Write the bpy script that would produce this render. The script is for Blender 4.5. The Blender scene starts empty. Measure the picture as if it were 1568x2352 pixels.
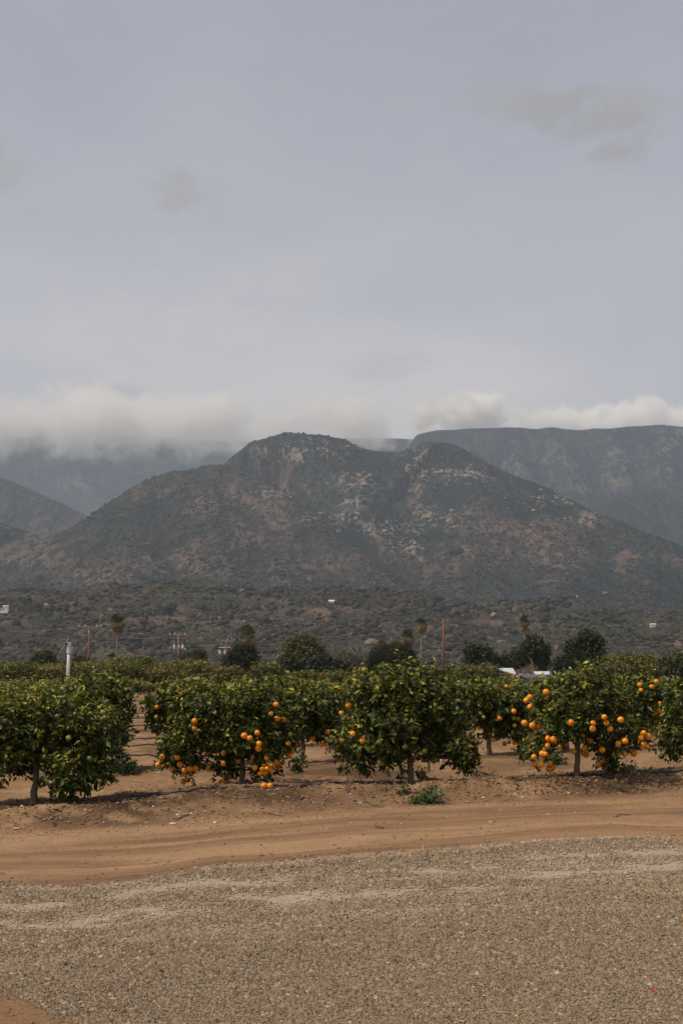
import bpy, math, random
import numpy as np
from mathutils import Matrix, Vector

random.seed(7)
RNG = np.random.default_rng(7)
SC = bpy.context.scene
COL = SC.collection
R = math.radians

# ------------------------------------------------------------------ camera, sky, sun, exposure
F, CX, CY, HOR, CAMZ = 3267.0, 784.0, 1176.0, 1540.0, 1.75     # photo units: 1568 x 2352
PITCH = math.atan((HOR - CY) / F)
cam_d = bpy.data.cameras.new('camera')
cam = bpy.data.objects.new('camera', cam_d); COL.objects.link(cam)
cam.location = (0, 0, CAMZ); cam.rotation_euler = (math.pi / 2 + PITCH, 0, 0)
cam_d.sensor_fit = 'VERTICAL'; cam_d.sensor_height = 36.0; cam_d.lens = F / 2352 * 36.0
cam_d.clip_start = 0.1; cam_d.clip_end = 60000
SC.camera = cam

SUN_EL, SUN_AZ = R(54), R(250)          # azimuth clockwise from +Y: behind the camera, to the left
SUN_STRENGTH, SKY_STRENGTH, EXPOSURE = 5.0, 0.11, -0.52
to_sun = Vector((math.sin(SUN_AZ) * math.cos(SUN_EL), math.cos(SUN_AZ) * math.cos(SUN_EL), math.sin(SUN_EL)))
sun_d = bpy.data.lights.new('sun', 'SUN'); sun_d.energy = SUN_STRENGTH; sun_d.angle = R(1.2); sun_d.color = (1.0, 0.86, 0.63)
sun = bpy.data.objects.new('sun', sun_d); COL.objects.link(sun)
sun.rotation_euler = to_sun.to_track_quat('Z', 'Y').to_euler(); sun.location = (-40, -60, 90)

SC.view_settings.view_transform = 'Standard'; SC.view_settings.look = 'None'
SC.view_settings.exposure = EXPOSURE; SC.view_settings.gamma = 1.0; SC.view_settings.use_curve_mapping = False
SC.cycles.use_denoising = True
SC.cycles.max_bounces = 14; SC.cycles.diffuse_bounces = 3; SC.cycles.glossy_bounces = 2
SC.cycles.transmission_bounces = 4; SC.cycles.transparent_max_bounces = 8; SC.cycles.volume_bounces = 12


def ray(x, y):
    u, v = (np.asarray(x, float) - CX) / F, (CY - np.asarray(y, float)) / F
    return u, math.cos(PITCH) - v * math.sin(PITCH), math.sin(PITCH) + v * math.cos(PITCH)


def at(x, y, Y):
    a, b, c = ray(x, y); s = Y / b
    return np.array([a * s, b * s, c * s + CAMZ])


def proj(X, Y, Z):
    dz = Z - CAMZ
    d = Y * math.cos(PITCH) + dz * math.sin(PITCH)
    up = -Y * math.sin(PITCH) + dz * math.cos(PITCH)
    return CX + F * X / d, CY - F * up / d


class NT:
    """small helper around a node tree"""
    def __init__(s, tree): s.t = tree; s.t.nodes.clear()
    def n(s, kind, **kw):
        nd = s.t.nodes.new(kind)
        for k, v in kw.items():
            if k.startswith('i_'):
                key = k[2:]; key = int(key) if key.isdigit() else key.replace('_', ' ')
                if hasattr(v, 'is_output') or isinstance(v, bpy.types.NodeSocket): s.t.links.new(v, nd.inputs[key])
                else: nd.inputs[key].default_value = v
            else: setattr(nd, k, v)
        return nd
    def math(s, op, a, b=0.0, c=None, clamp=False):
        nd = s.t.nodes.new('ShaderNodeMath'); nd.operation = op; nd.use_clamp = clamp
        for i, v in enumerate((a, b) if c is None else (a, b, c)):
            if isinstance(v, bpy.types.NodeSocket): s.t.links.new(v, nd.inputs[i])
            else: nd.inputs[i].default_value = v
        return nd.outputs[0]
    def vmath(s, op, a, b=(0, 0, 0)):
        nd = s.t.nodes.new('ShaderNodeVectorMath'); nd.operation = op
        for i, v in enumerate((a, b)):
            if isinstance(v, bpy.types.NodeSocket): s.t.links.new(v, nd.inputs[i])
            else: nd.inputs[i].default_value = v
        return nd.outputs['Value'] if op in ('LENGTH', 'DOT_PRODUCT', 'DISTANCE') else nd.outputs[0]
    def mix(s, f, a, b, blend='MIX'):
        nd = s.t.nodes.new('ShaderNodeMix'); nd.data_type = 'RGBA'; nd.blend_type = blend
        for i, v in ((0, f), (6, a), (7, b)):
            if isinstance(v, bpy.types.NodeSocket): s.t.links.new(v, nd.inputs[i])
            elif i == 0: nd.inputs[0].default_value = v
            else: nd.inputs[i].default_value = tuple(v) + ((1,) if len(v) == 3 else ())
        return nd.outputs[2]
    def noise(s, vec, scale, detail=4, rough=0.55, dist=0.0):
        nd = s.t.nodes.new('ShaderNodeTexNoise'); s.t.links.new(vec, nd.inputs['Vector'])
        nd.inputs['Scale'].default_value = scale; nd.inputs['Detail'].default_value = detail
        nd.inputs['Roughness'].default_value = rough; nd.inputs['Distortion'].default_value = dist
        return nd.outputs['Fac']
    def ramp(s, v, lo, hi, a=0.0, b=1.0):
        nd = s.t.nodes.new('ShaderNodeMapRange'); nd.interpolation_type = 'SMOOTHSTEP'
        s.t.links.new(v, nd.inputs[0])
        for i, q in enumerate((lo, hi, a, b)): nd.inputs[i + 1].default_value = q
        return nd.outputs[0]
    def link(s, a, b): s.t.links.new(a, b)


world = bpy.data.worlds.new('World'); SC.world = world; world.use_nodes = True
w = NT(world.node_tree)
sky = w.n('ShaderNodeTexSky', sky_type='NISHITA', sun_disc=False, sun_elevation=SUN_EL, sun_rotation=SUN_AZ,
          altitude=250.0, air_density=1.0, dust_density=2.5, ozone_density=1.0)
D = w.n('ShaderNodeTexCoord').outputs['Generated']
sx = w.n('ShaderNodeSeparateXYZ', i_0=D)
el = sx.outputs['Z']
flat = w.vmath('MULTIPLY', D, (1.0, 1.0, 2.6))
# thin high veil over the blue, the same all round
veil_n = w.math('ADD', w.math('MULTIPLY', w.noise(flat, 2.3, 6, 0.55, 0.5), .75), w.math('MULTIPLY', w.noise(flat, 9.0, 6, 0.6, 0.6), .25))
veil_col = w.mix(w.ramp(el, 0.08, 0.55), (8.4, 8.2, 8.4), (5.0, 5.05, 5.8))
veil_col = w.mix(w.ramp(veil_n, 0.3, 0.75), w.mix(0.10, veil_col, (6.6, 7.1, 9.0)), w.mix(0.16, veil_col, (9.0, 8.5, 8.4)))
skycol = w.mix(w.ramp(veil_n, 0.2, 0.8, 0.72, 0.90), sky.outputs[0], veil_col)
# soft low haze of bright stratus above the hills, all round
band = w.math('MULTIPLY', w.ramp(el, 0.30, 0.19), w.ramp(w.noise(flat, 3.1, 5, 0.5, 0.3), 0.40, 0.66))
skycol = w.mix(w.math('MULTIPLY', band, 0.75), skycol, (9.0, 8.5, 8.3))


def wisp(px, py, rx, rz, col, amt, seed, soft=0.75):
    """a small ragged cloud in the sky, by direction"""
    global skycol
    d0 = Vector(ray(px, py)).normalized()
    off = w.vmath('SUBTRACT', D, tuple(d0))
    wn = w.noise(w.vmath('MULTIPLY', w.vmath('ADD', D, (seed, seed * .7, 0)), (1, 1, 1.6)), 19.0, 8, .62, .6)
    q = w.vmath('LENGTH', w.vmath('MULTIPLY', off, (1 / rx, 1 / rx, 1 / rz)))
    f = w.math('ADD', w.math('SUBTRACT', 1.0, q), w.math('MULTIPLY', w.math('SUBTRACT', wn, 0.5), 4.6))
    skycol = w.mix(w.math('MULTIPLY', w.ramp(f, 0.0, 0.45 + soft, 0.0, 1.0), amt), skycol, col)


wisp(1280, 240, 0.055, 0.022, (4.75, 4.68, 4.70), 0.85, 1.0)
wisp(1390, 285, 0.040, 0.020, (4.7, 4.62, 4.62), 0.80, 2.1)
wisp(1130, 240, 0.040, 0.020, (5.1, 5.05, 5.1), 0.6, 5.3)
wisp(1480, 240, 0.036, 0.016, (5.0, 4.95, 5.0), 0.6, 8.3)
wisp(430, 452, 0.034, 0.020, (5.3, 5.25, 5.3), 0.85, 3.3)
wisp(-10, 410, 0.030, 0.026, (5.2, 5.15, 5.2), 0.7, 4.2)
wisp(240, 905, 0.034, 0.012, (6.0, 6.0, 6.1), 0.8, 6.2)
wisp(880, 850, 0.036, 0.022, (6.6, 6.6, 6.7), 0.6, 7.7)
wisp(1560, 640, 0.030, 0.016, (6.2, 6.2, 6.3), 0.5, 9.1)
wisp(800, 210, 0.06, 0.020, (5.6, 5.6, 5.9), 0.35, 11.3)
wisp(1000, 370, 0.05, 0.022, (6.4, 6.3, 6.6), 0.35, 12.9)
wisp(600, 640, 0.09, 0.022, (7.6, 7.3, 7.4), 0.40, 14.2)
wisp(250, 760, 0.12, 0.030, (8.4, 7.9, 7.8), 0.45, 15.8)
bg = w.n('ShaderNodeBackground', i_0=skycol, i_1=SKY_STRENGTH)
w.link(bg.outputs[0], w.n('ShaderNodeOutputWorld').inputs[0])

# ------------------------------------------------------------------ noise, meshes, tags


def _hash(ix, iy, seed):
    h = (ix.astype(np.int64) * 374761393 + iy.astype(np.int64) * 668265263 + seed * 974634777) & 0xFFFFFFFF
    h = ((h ^ (h >> 13)) * 1274126177) & 0xFFFFFFFF
    h = ((h ^ (h >> 16)) * 2246822519) & 0xFFFFFFFF
    return ((h ^ (h >> 15)) & 0xFFFFFF) / float(0xFFFFFF)


def vnoise(x, y, seed=0):
    x, y = np.asarray(x, float), np.asarray(y, float)
    ix, iy = np.floor(x), np.floor(y)
    fx, fy = x - ix, y - iy
    fx, fy = fx * fx * fx * (fx * (fx * 6 - 15) + 10), fy * fy * fy * (fy * (fy * 6 - 15) + 10)
    a, b = _hash(ix, iy, seed), _hash(ix + 1, iy, seed)
    c, d = _hash(ix, iy + 1, seed), _hash(ix + 1, iy + 1, seed)
    return (a + (b - a) * fx) * (1 - fy) + (c + (d - c) * fx) * fy


def fbm(x, y, octv=4, seed=0, gain=0.5):
    s, a, t = 0.0, 1.0, 0.0
    x, y = np.asarray(x, float), np.asarray(y, float)
    for i in range(octv):
        s = s + a * vnoise(x, y, seed + i * 17); t += a; a *= gain
        x, y = x * 2.03 + 11.3, y * 2.03 + 5.7
    return s / t


def sstep(a, b, x):
    t = np.clip((x - a) / (b - a), 0, 1); return t * t * (3 - 2 * t)


def mesh_np(name, verts, faces, col=None, mats=(), smooth=False, mi=None):
    """verts (n,3); faces (m,3) or (m,4)"""
    me = bpy.data.meshes.new(name)
    verts = np.ascontiguousarray(verts, np.float32); faces = np.ascontiguousarray(faces, np.int32)
    k = faces.shape[1]
    me.vertices.add(len(verts)); me.vertices.foreach_set('co', verts.ravel())
    me.loops.add(faces.size); me.loops.foreach_set('vertex_index', faces.ravel())
    me.polygons.add(len(faces)); me.polygons.foreach_set('loop_start', np.arange(0, faces.size, k, dtype=np.int32))
    me.polygons.foreach_set('use_smooth', np.full(len(faces), smooth, dtype=bool))
    if mi is not None: me.polygons.foreach_set('material_index', np.ascontiguousarray(mi, np.int32))
    if col is not None:
        a = me.attributes.new('col', 'FLOAT_COLOR', 'POINT')
        c = np.ones((len(verts), 4), np.float32); c[:, :3] = col
        a.data.foreach_set('color', c.ravel())
    for m in mats: me.materials.append(m)
    me.update(calc_edges=True)
    return me


def link(name, me, parent=None, loc=None):
    o = bpy.data.objects.new(name, me); COL.objects.link(o)
    if parent is not None: o.parent = parent
    if loc is not None: o.location = tuple(loc)
    return o


def tag(o, label, cat=None, group=None):
    o['label'] = label
    if cat: o['category'] = cat
    if group: o['group'] = group
    return o


def kind(o, k): o['kind'] = k; return o


def thing(name, loc, label, cat, group=None, rz=0.0):
    o = bpy.data.objects.new(name, None); COL.objects.link(o)
    o.empty_display_size = 0.3
    o.location = tuple(loc); o.rotation_euler = (0, 0, rz)
    return tag(o, label, cat, group)


def copy_tree(src, loc, rz=0.0, sc=(1, 1, 1), label=None, group=None):
    r = src.copy(); COL.objects.link(r)
    r.location = tuple(loc); r.rotation_euler = (0, 0, rz); r.scale = sc
    if label: r['label'] = label
    if group: r['group'] = group
    for ch in src.children:
        c = ch.copy(); COL.objects.link(c); c.parent = r
        for g in ch.children:
            d = g.copy(); COL.objects.link(d); d.parent = c
    return r


class MB:
    def __init__(s): s.v, s.f, s.m = [], [], []
    def add(s, v, f, m=0):
        n = len(s.v); s.v += [tuple(map(float, p)) for p in v]
        s.f += [tuple(i + n for i in q) for q in f]; s.m += [m] * len(f)
    def box(s, c, size, rz=0.0, m=0, top=1.0):
        hx, hy, hz = size[0] / 2, size[1] / 2, size[2] / 2
        v = []
        for z in (-1, 1):
            k = top if z > 0 else 1.0
            for x, y in ((-1, -1), (1, -1), (1, 1), (-1, 1)):
                X, Y = x * hx * k, y * hy * k
                v.append((c[0] + X * math.cos(rz) - Y * math.sin(rz), c[1] + X * math.sin(rz) + Y * math.cos(rz), c[2] + z * hz))
        s.add(v, [(3, 2, 1, 0), (4, 5, 6, 7), (0, 1, 5, 4), (1, 2, 6, 5), (2, 3, 7, 6), (3, 0, 4, 7)], m)
    def tube(s, pts, rad, sides=6, m=0, caps=True):
        pts = [Vector(p) for p in pts]
        if not hasattr(rad, '__len__'): rad = [rad] * len(pts)
        v, f = [], []
        d0 = (pts[-1] - pts[0]).normalized()
        ref = Vector((0, 1, 0)) if abs(d0.y) < 0.8 else Vector((1, 0, 0))
        for i, p in enumerate(pts):
            d = (pts[min(i + 1, len(pts) - 1)] - pts[max(i - 1, 0)]).normalized()
            a = d.cross(ref).normalized(); b = d.cross(a)
            for k in range(sides):
                t = 2 * math.pi * k / sides
                v.append(p + (a * math.cos(t) + b * math.sin(t)) * rad[i])
        for i in range(len(pts) - 1):
            for k in range(sides):
                k2 = (k + 1) % sides
                f.append((i * sides + k, i * sides + k2, (i + 1) * sides + k2, (i + 1) * sides + k))
        if caps:
            f.append(tuple(range(sides))[::-1]); f.append(tuple((len(pts) - 1) * sides + k for k in range(sides)))
        s.add(v, f, m)
    def build(s, name, mats, parent=None, loc=None, smooth=False):
        me = bpy.data.meshes.new(name); me.from_pydata(s.v, [], s.f)
        for m in (mats if isinstance(mats, (list, tuple)) else [mats]): me.materials.append(m)
        me.polygons.foreach_set('material_index', s.m)
        me.polygons.foreach_set('use_smooth', [smooth] * len(s.f))
        me.update()
        return link(name, me, parent, loc)

# ------------------------------------------------------------------ materials


def material(name):
    m = bpy.data.materials.new(name); m.use_nodes = True
    t = NT(m.node_tree)
    out = t.n('ShaderNodeOutputMaterial'); b = t.n('ShaderNodeBsdfPrincipled')
    t.link(b.outputs[0], out.inputs[0])
    return m, t, b, out


def simple(name, col, rough=0.6, var=0.25, scale=6.0, metal=0.0, bump=0.0):
    m, t, b, _ = material(name)
    oc = t.n('ShaderNodeTexCoord').outputs['Object']
    f = t.noise(oc, scale, 5, 0.6)
    t.link(t.mix(f, tuple(c * (1 - var) for c in col), tuple(min(1, c * (1 + var)) for c in col)), b.inputs['Base Color'])
    b.inputs['Roughness'].default_value = rough; b.inputs['Metallic'].default_value = metal
    if bump:
        bp = t.n('ShaderNodeBump', i_Strength=bump, i_Distance=0.02, i_Height=f); t.link(bp.outputs[0], b.inputs['Normal'])
    return m


def attr_mat(name, rough=0.9, scales=((14, 0.3), (70, 0.35)), bump=((25, 0.02, 0.5),), spec=0.25):
    """the mesh's own colours, with fine noise and relief"""
    m, t, b, _ = material(name)
    c = t.n('ShaderNodeAttribute', attribute_name='col').outputs['Color']
    P = t.n('ShaderNodeTexCoord').outputs['Object']
    for sc, amt in scales:
        n = t.noise(P, sc, 4, 0.65)
        g = t.ramp(n, 0.25, 0.75, 1 - amt, 1 + amt)
        cc = t.n('ShaderNodeCombineColor', i_0=g, i_1=g, i_2=g).outputs[0]
        c = t.mix(1.0, c, cc, 'MULTIPLY')
    t.link(c, b.inputs['Base Color']); b.inputs['Roughness'].default_value = rough
    b.inputs['Specular IOR Level'].default_value = spec
    nrm = None
    for sc, dist, st in bump:
        bp = t.n('ShaderNodeBump', i_Strength=st, i_Distance=dist, i_Height=t.noise(P, sc, 6, 0.65))
        if nrm is not None: t.link(nrm, bp.inputs['Normal'])
        nrm = bp.outputs[0]
    if nrm is not None: t.link(nrm, b.inputs['Normal'])
    return m


def leaf_mat(name, rough=0.42, trans=0.22, under=1.5, spec=0.5):
    m, t, b, out = material(name)
    c = t.n('ShaderNodeAttribute', attribute_name='col').outputs['Color']
    back = t.n('ShaderNodeNewGeometry').outputs['Backfacing']
    c2 = t.mix(back, c, t.mix(1.0, c, (under, under * 0.97, under * 1.1), 'MULTIPLY'))
    t.link(c2, b.inputs['Base Color']); b.inputs['Roughness'].default_value = rough
    b.inputs['Specular IOR Level'].default_value = spec
    tr = t.n('ShaderNodeBsdfTranslucent'); t.link(t.mix(1.0, c, (1.5, 1.6, 0.6), 'MULTIPLY'), tr.inputs[0])
    mx = t.n('ShaderNodeMixShader', i_0=trans); t.link(b.outputs[0], mx.inputs[1]); t.link(tr.outputs[0], mx.inputs[2])
    t.link(mx.outputs[0], out.inputs[0])
    return m


M_SOIL = attr_mat('soil', 0.95, ((3, .16), (22, .22), (90, .25)), ((14, 0.05, 0.6), (60, 0.02, 0.6)))
M_ROAD = attr_mat('packed_dirt', 0.92, ((3, .10), (30, .12), (140, .16)), ((40, 0.012, 0.5),))
M_BED = attr_mat('gravel_fines', 0.92, ((25, .22), (80, .35)), ((60, 0.02, 0.9),))
M_STONE = attr_mat('gravel_stone', 0.8, ((90, .18),), ())


def hill_mat(name, stretch, sc, fine, bdist, rav):
    m, t, b, _ = material(name)
    ca = t.n('ShaderNodeAttribute', attribute_name='col').outputs['Color']
    cb = t.n('ShaderNodeAttribute', attribute_name='col2').outputs['Color']
    pr = t.n('ShaderNodeAttribute', attribute_name='prob').outputs['Fac']
    P = t.n('ShaderNodeTexCoord').outputs['Object']
    Q = t.vmath('MULTIPLY', P, stretch)
    n1 = t.noise(Q, sc, 6, .68, .2)
    big = t.noise(t.vmath('MULTIPLY', P, (1.0, .33, .36)), rav, 5, .6, .5)
    rv = t.math('ABSOLUTE', t.math('SUBTRACT', big, .5))                       # 0 along the ravines
    pr = t.math('ADD', pr, t.ramp(rv, .0, .12, -.16, .06))
    thr = t.math('SUBTRACT', .76, t.math('MULTIPLY', pr, .52))
    msk = t.ramp(t.math('SUBTRACT', n1, thr), -.035, .045)
    n2 = t.noise(P, fine, 5, .7)
    v = t.ramp(n2, .32, .68, .55, 1.5); vv = t.n('ShaderNodeCombineColor', i_0=v, i_1=v, i_2=v).outputs[0]
    v3 = t.ramp(n2, .3, .7, .82, 1.2); vb = t.n('ShaderNodeCombineColor', i_0=v3, i_1=v3, i_2=v3).outputs[0]
    t.link(t.mix(msk, t.mix(1.0, ca, vv, 'MULTIPLY'), t.mix(1.0, cb, vb, 'MULTIPLY')), b.inputs['Base Color'])
    b.inputs['Roughness'].default_value = .95; b.inputs['Specular IOR Level'].default_value = .08
    hgt = t.math('SUBTRACT', n2, t.math('MULTIPLY', msk, .35))
    bp = t.n('ShaderNodeBump', i_Strength=.9, i_Distance=bdist, i_Height=hgt); t.link(t.n('ShaderNodeBump', i_Strength=.8, i_Distance=bdist * 14, i_Height=t.ramp(rv, .0, .16)).outputs[0], bp.inputs['Normal']); t.link(bp.outputs[0], b.inputs['Normal'])
    return m


M_HILL = hill_mat('chaparral', (1.0, .42, .55), .075, .13, 4.0, .0105)
M_FOOT = hill_mat('foothill_scrub_ground', (1.0, .5, .8), .11, .30, 1.4, .022)
M_RIDGE = hill_mat('far_chaparral', (1.0, .40, .40), .045, .06, 9.0, .0055)
M_SCRUB = attr_mat('scrub_leaf', 0.85, ((0.7, .35),), ((1.5, 0.5, 0.8),), 0.15)
M_LEAF = leaf_mat('citrus_leaf', 0.45, 0.12, 1.35, 0.30)
M_LEAFD = leaf_mat('tree_leaf', 0.6, 0.15, 1.3, 0.3)
M_WEED = leaf_mat('weed_leaf', 0.6, 0.25, 1.2, 0.3)
M_LITTER = attr_mat('leaf_litter', 0.9, ((30, .25),), ())
M_BARK = simple('grey_brown_bark', (0.17, 0.125, 0.09), 0.9, 0.45, 22, 0, 0.7)
M_BARKP = simple('pale_bark', (0.30, 0.22, 0.16), 0.9, 0.3, 6, 0, 0.4)
M_PALM = simple('palm_trunk_bark', (0.21, 0.16, 0.125), 0.9, 0.3, 4, 0, 0.4)
M_POLE = simple('creosote_pole_wood', (0.17, 0.075, 0.042), 0.8, 0.3, 1.5)
M_POLEG = simple('weathered_pole_wood', (0.20, 0.135, 0.105), 0.85, 0.3, 1.5)
M_GALV = simple('pale_galvanised_steel', (0.56, 0.56, 0.57), 0.5, 0.10, 1.5, 0.15)
M_INSUL = simple('white_porcelain', (0.62, 0.62, 0.60), 0.35, 0.08)
M_CANS = simple('pale_grey_enamel', (0.62, 0.63, 0.62), 0.4, 0.08)
M_DARK = simple('dark_metal', (0.03, 0.03, 0.032), 0.5, 0.2)
M_WIRE = simple('black_cable', (0.02, 0.02, 0.021), 0.6, 0.2)
M_WIREG = simple('grey_wire', (0.22, 0.22, 0.22), 0.5, 0.2)
M_HOSE = simple('black_polythene_hose', (0.03, 0.03, 0.032), 0.75, 0.35, 3)
M_WHITE = simple('white_paint', (0.74, 0.73, 0.70), 0.6, 0.06, 0.6)
M_TIN = simple('white_tin_roof', (0.66, 0.69, 0.73), 0.5, 0.06, 0.5)
M_BLUE = simple('blue_grey_roof', (0.085, 0.10, 0.14), 0.55, 0.2, 0.5)
M_BROWNR = simple('brown_shingle', (0.10, 0.075, 0.06), 0.9, 0.25, 1)
M_REDR = simple('red_clay_tile', (0.36, 0.15, 0.10), 0.85, 0.2, 1)
M_GLASS = simple('dark_window_glass', (0.03, 0.035, 0.04), 0.15, 0.1)
M_PAPER = simple('white_litter_paper', (0.72, 0.71, 0.69), 0.7, 0.08, 20)
M_TWIG = simple('dry_twig', (0.085, 0.06, 0.042), 0.9, 0.3, 20)
M_RED = simple('red_plastic', (0.5, 0.03, 0.03), 0.5, 0.1)


def fruit_mat(name, a, b_):
    m, t, b, _ = material(name)
    P = t.n('ShaderNodeTexCoord').outputs['Object']
    rnd = t.n('ShaderNodeObjectInfo').outputs['Random']
    P2 = t.vmath('ADD', P, (0, 0, 0)); nd = P2.node; t.link(t.n('ShaderNodeCombineXYZ', i_0=rnd, i_1=rnd).outputs[0], nd.inputs[1])
    f = t.ramp(t.noise(P2, 14, 3), 0.35, 0.7)
    f = t.math('ADD', t.math('MULTIPLY', f, 0.5), t.math('MULTIPLY', rnd, 0.5))
    t.link(t.mix(f, a, b_), b.inputs['Base Color']); b.inputs['Roughness'].default_value = 0.42
    bp = t.n('ShaderNodeBump', i_Strength=0.25, i_Distance=0.002, i_Height=t.noise(P, 220, 2)); t.link(bp.outputs[0], b.inputs['Normal'])
    return m


M_ORANGE = fruit_mat('ripe_orange_peel', (0.68, 0.19, 0.004), (0.92, 0.41, 0.012))
M_YGREEN = fruit_mat('turning_peel', (0.20, 0.20, 0.025), (0.36, 0.27, 0.03))
M_GREEN = fruit_mat('green_peel', (0.055, 0.078, 0.014), (0.105, 0.115, 0.02))
M_CALYX = simple('green_calyx', (0.05, 0.07, 0.02), 0.7)

# ------------------------------------------------------------------ near ground


def tilt(X, Y): return 0.03 * np.clip(X, -12, 12) * (1 - sstep(40, 90, Y))


def on_tilt(x, y, c):
    a, b, cc = (float(q) for q in ray(x, y)); Y = 15.0
    for _ in range(40):
        X = a / b * Y; Y += ((CAMZ - 0.03 * X - c) / (-cc / b) - Y) * 0.6
    return a / b * Y, Y


def line(pts, c):
    p = sorted(on_tilt(x, y, c) for x, y in pts)
    xs, ys = [q[0] for q in p], [q[1] for q in p]
    s0, s1 = (ys[1] - ys[0]) / (xs[1] - xs[0]), (ys[-1] - ys[-2]) / (xs[-1] - xs[-2])
    return np.array([-60, -10] + xs + [12, 60]), np.array([ys[0] - .5 * s0 * 6, ys[0] - .5 * s0 * 6] + ys + [ys[-1] + .5 * s1 * 6] * 2)


GE = line([(0, 2035), (150, 2040), (300, 2028), (480, 1992), (640, 1985), (800, 1968), (1000, 1955), (1130, 1945), (1250, 1930), (1400, 1922), (1480, 1921), (1568, 1932)], 0.0)
BB = line([(0, 1912), (250, 1898), (500, 1882), (784, 1860), (1100, 1844), (1300, 1834), (1568, 1816)], 0.0)
BT = line([(0, 1862), (136, 1858), (465, 1828), (770, 1812), (950, 1808), (1153, 1799), (1330, 1790), (1568, 1775)], 0.175)
ge = lambda X: np.interp(X, *GE)
bb = lambda X: np.interp(X, *BB)
bt = lambda X: np.maximum(np.interp(X, *BT), np.interp(X, *BB) + .35)
ROWA = R(8.5)
V0 = 19.3 * math.cos(ROWA)
rowv = lambda X, Y: -X * math.sin(ROWA) + Y * math.cos(ROWA)


def ground_z(X, Y):
    X, Y = np.asarray(X, float), np.asarray(Y, float)
    z = tilt(X, Y)
    wob = 0.35 * (fbm(X * .6, Y * .6, 3, 5) - .5)
    q = (Y + wob - bb(X)) / (bt(X) - bb(X))
    z = z + 0.175 * sstep(0.0, 1.0, q) * (0.85 + 0.4 * (fbm(X * .5 + 3, Y * .5, 2, 9) - .3))
    far = np.clip(1 - (Y - 40) / 60, 0, 1)
    rough = sstep(0.05, 0.75, q) * far
    crest = np.exp(-((q - 0.95) / 0.25) ** 2) * 0.03
    z = z + rough * (0.17 * (fbm(X * 1.1, Y * 1.1, 4, 21) - .5) + 0.07 * (fbm(X * 4.5, Y * 4.5, 4, 33) - .5)) + 1.6 * crest * rough
    back = sstep(1.2, 2.2, q) * far
    z = z + back * (0.07 * np.cos(2 * math.pi * (rowv(X, Y) - V0) / 6.0) - 0.05)
    # road ruts and the almost level gravel lot
    r = (Y - ge(X)) / (bb(X) - ge(X))
    on_road = sstep(-.05, .1, r) * (1 - sstep(.9, 1.1, r))
    rw = r + 0.25 * (fbm(X * .35, Y * .2, 2, 41) - .5)
    z = z + on_road * (-0.03 * np.exp(-((rw - .30) / .08) ** 2) - 0.03 * np.exp(-((rw - .70) / .09) ** 2)
                       + 0.02 * (fbm(X * .8, rw * 14, 3, 43) - .5))
    g = 1 - sstep(-.1, .02, r)
    z = z + g * (0.02 * (fbm(X * .9, Y * 1.6, 3, 51) - .5) + 0.02 * np.exp(-((r + .03) / .05) ** 2))
    return z


def gpt(x, y, lo=5.0, hi=400.0):
    """where the ray of a photo point meets the ground"""
    a, b, c = (float(q) for q in ray(x, y))
    for _ in range(46):
        Y = (lo + hi) / 2
        if c / b * Y + CAMZ > float(ground_z(a / b * Y, Y)): lo = Y
        else: hi = Y
    return np.array([a / b * Y, Y, float(ground_z(a / b * Y, Y))])


def gz(p): return float(ground_z(p[0], p[1]))


# trunks of the front trees (photo base points)
FRONT_BASE = [gpt(78, 1848), gpt(555, 1807), gpt(943, 1799), gpt(1323, 1783), gpt(1660, 1768)]
mid_ = lambda a, b, n: np.linspace(a, b, n, endpoint=False)
xs = np.concatenate([-np.geomspace(6000, 5.6, 60, endpoint=False), mid_(-5.6, 6.2, 200), np.geomspace(6.2, 6000, 60)])
y_, ys = 24.0, []
while y_ < 6400: ys.append(y_); y_ += 0.06 * (y_ / 24.0) ** 1.55
ys = np.concatenate([[-25, -10, -3, 1, 3, 4.5], mid_(5.6, 24.0, 310), np.array(ys), [6400.0]])
GX, GY = np.meshgrid(xs, ys)
GZ = ground_z(GX, GY)
nx, ny = len(xs), len(ys)
idx = np.arange(nx * ny).reshape(ny, nx)
faces = np.stack([idx[:-1, :-1], idx[:-1, 1:], idx[1:, 1:], idx[1:, :-1]], -1).reshape(-1, 4)
V = np.stack([GX, GY, GZ], -1).reshape(-1, 3)
X, Y = V[:, 0], V[:, 1]
rr = (Y - ge(X)) / (bb(X) - ge(X)); qq = (Y - bb(X)) / (bt(X) - bb(X))
lerp = lambda a, b, t: a + (b - a) * t[..., None]
c3 = lambda *a: np.array(a)
# soil: pale dusty tan, orange subsoil, dark litter-stained soil under each tree row, tree shade painted in
soil = lerp(c3(.34, .225, .145)[None], c3(.26, .165, .10)[None], sstep(.35, .65, fbm(X * .7, Y * 1.0, 4, 61)))
soil = lerp(soil, c3(.39, .275, .185)[None], sstep(.5, .75, fbm(X * 1.6 + 9, Y * 2.2, 3, 63)) * .7)
soil = lerp(soil, c3(.43, .29, .185)[None], np.exp(-((qq - .75) / .4) ** 2) * sstep(.42, .62, fbm(X * 1.1 + 5, Y * .8, 3, 67)) * .85)  # sunlit bank crest painted in as lighter soil
soil = lerp(soil, c3(.19, .12, .072)[None], np.exp(-((qq - .1) / .35) ** 2) * sstep(.46, .64, fbm(X * 2.2 + 5, Y * 2.6, 4, 68)) * .7)
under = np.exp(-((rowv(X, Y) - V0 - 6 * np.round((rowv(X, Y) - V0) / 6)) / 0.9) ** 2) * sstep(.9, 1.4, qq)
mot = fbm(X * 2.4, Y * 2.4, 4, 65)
soil = lerp(soil, c3(.135, .085, .052)[None], np.clip(under * sstep(.28, .52, mot) * .92, 0, 1))
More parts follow.
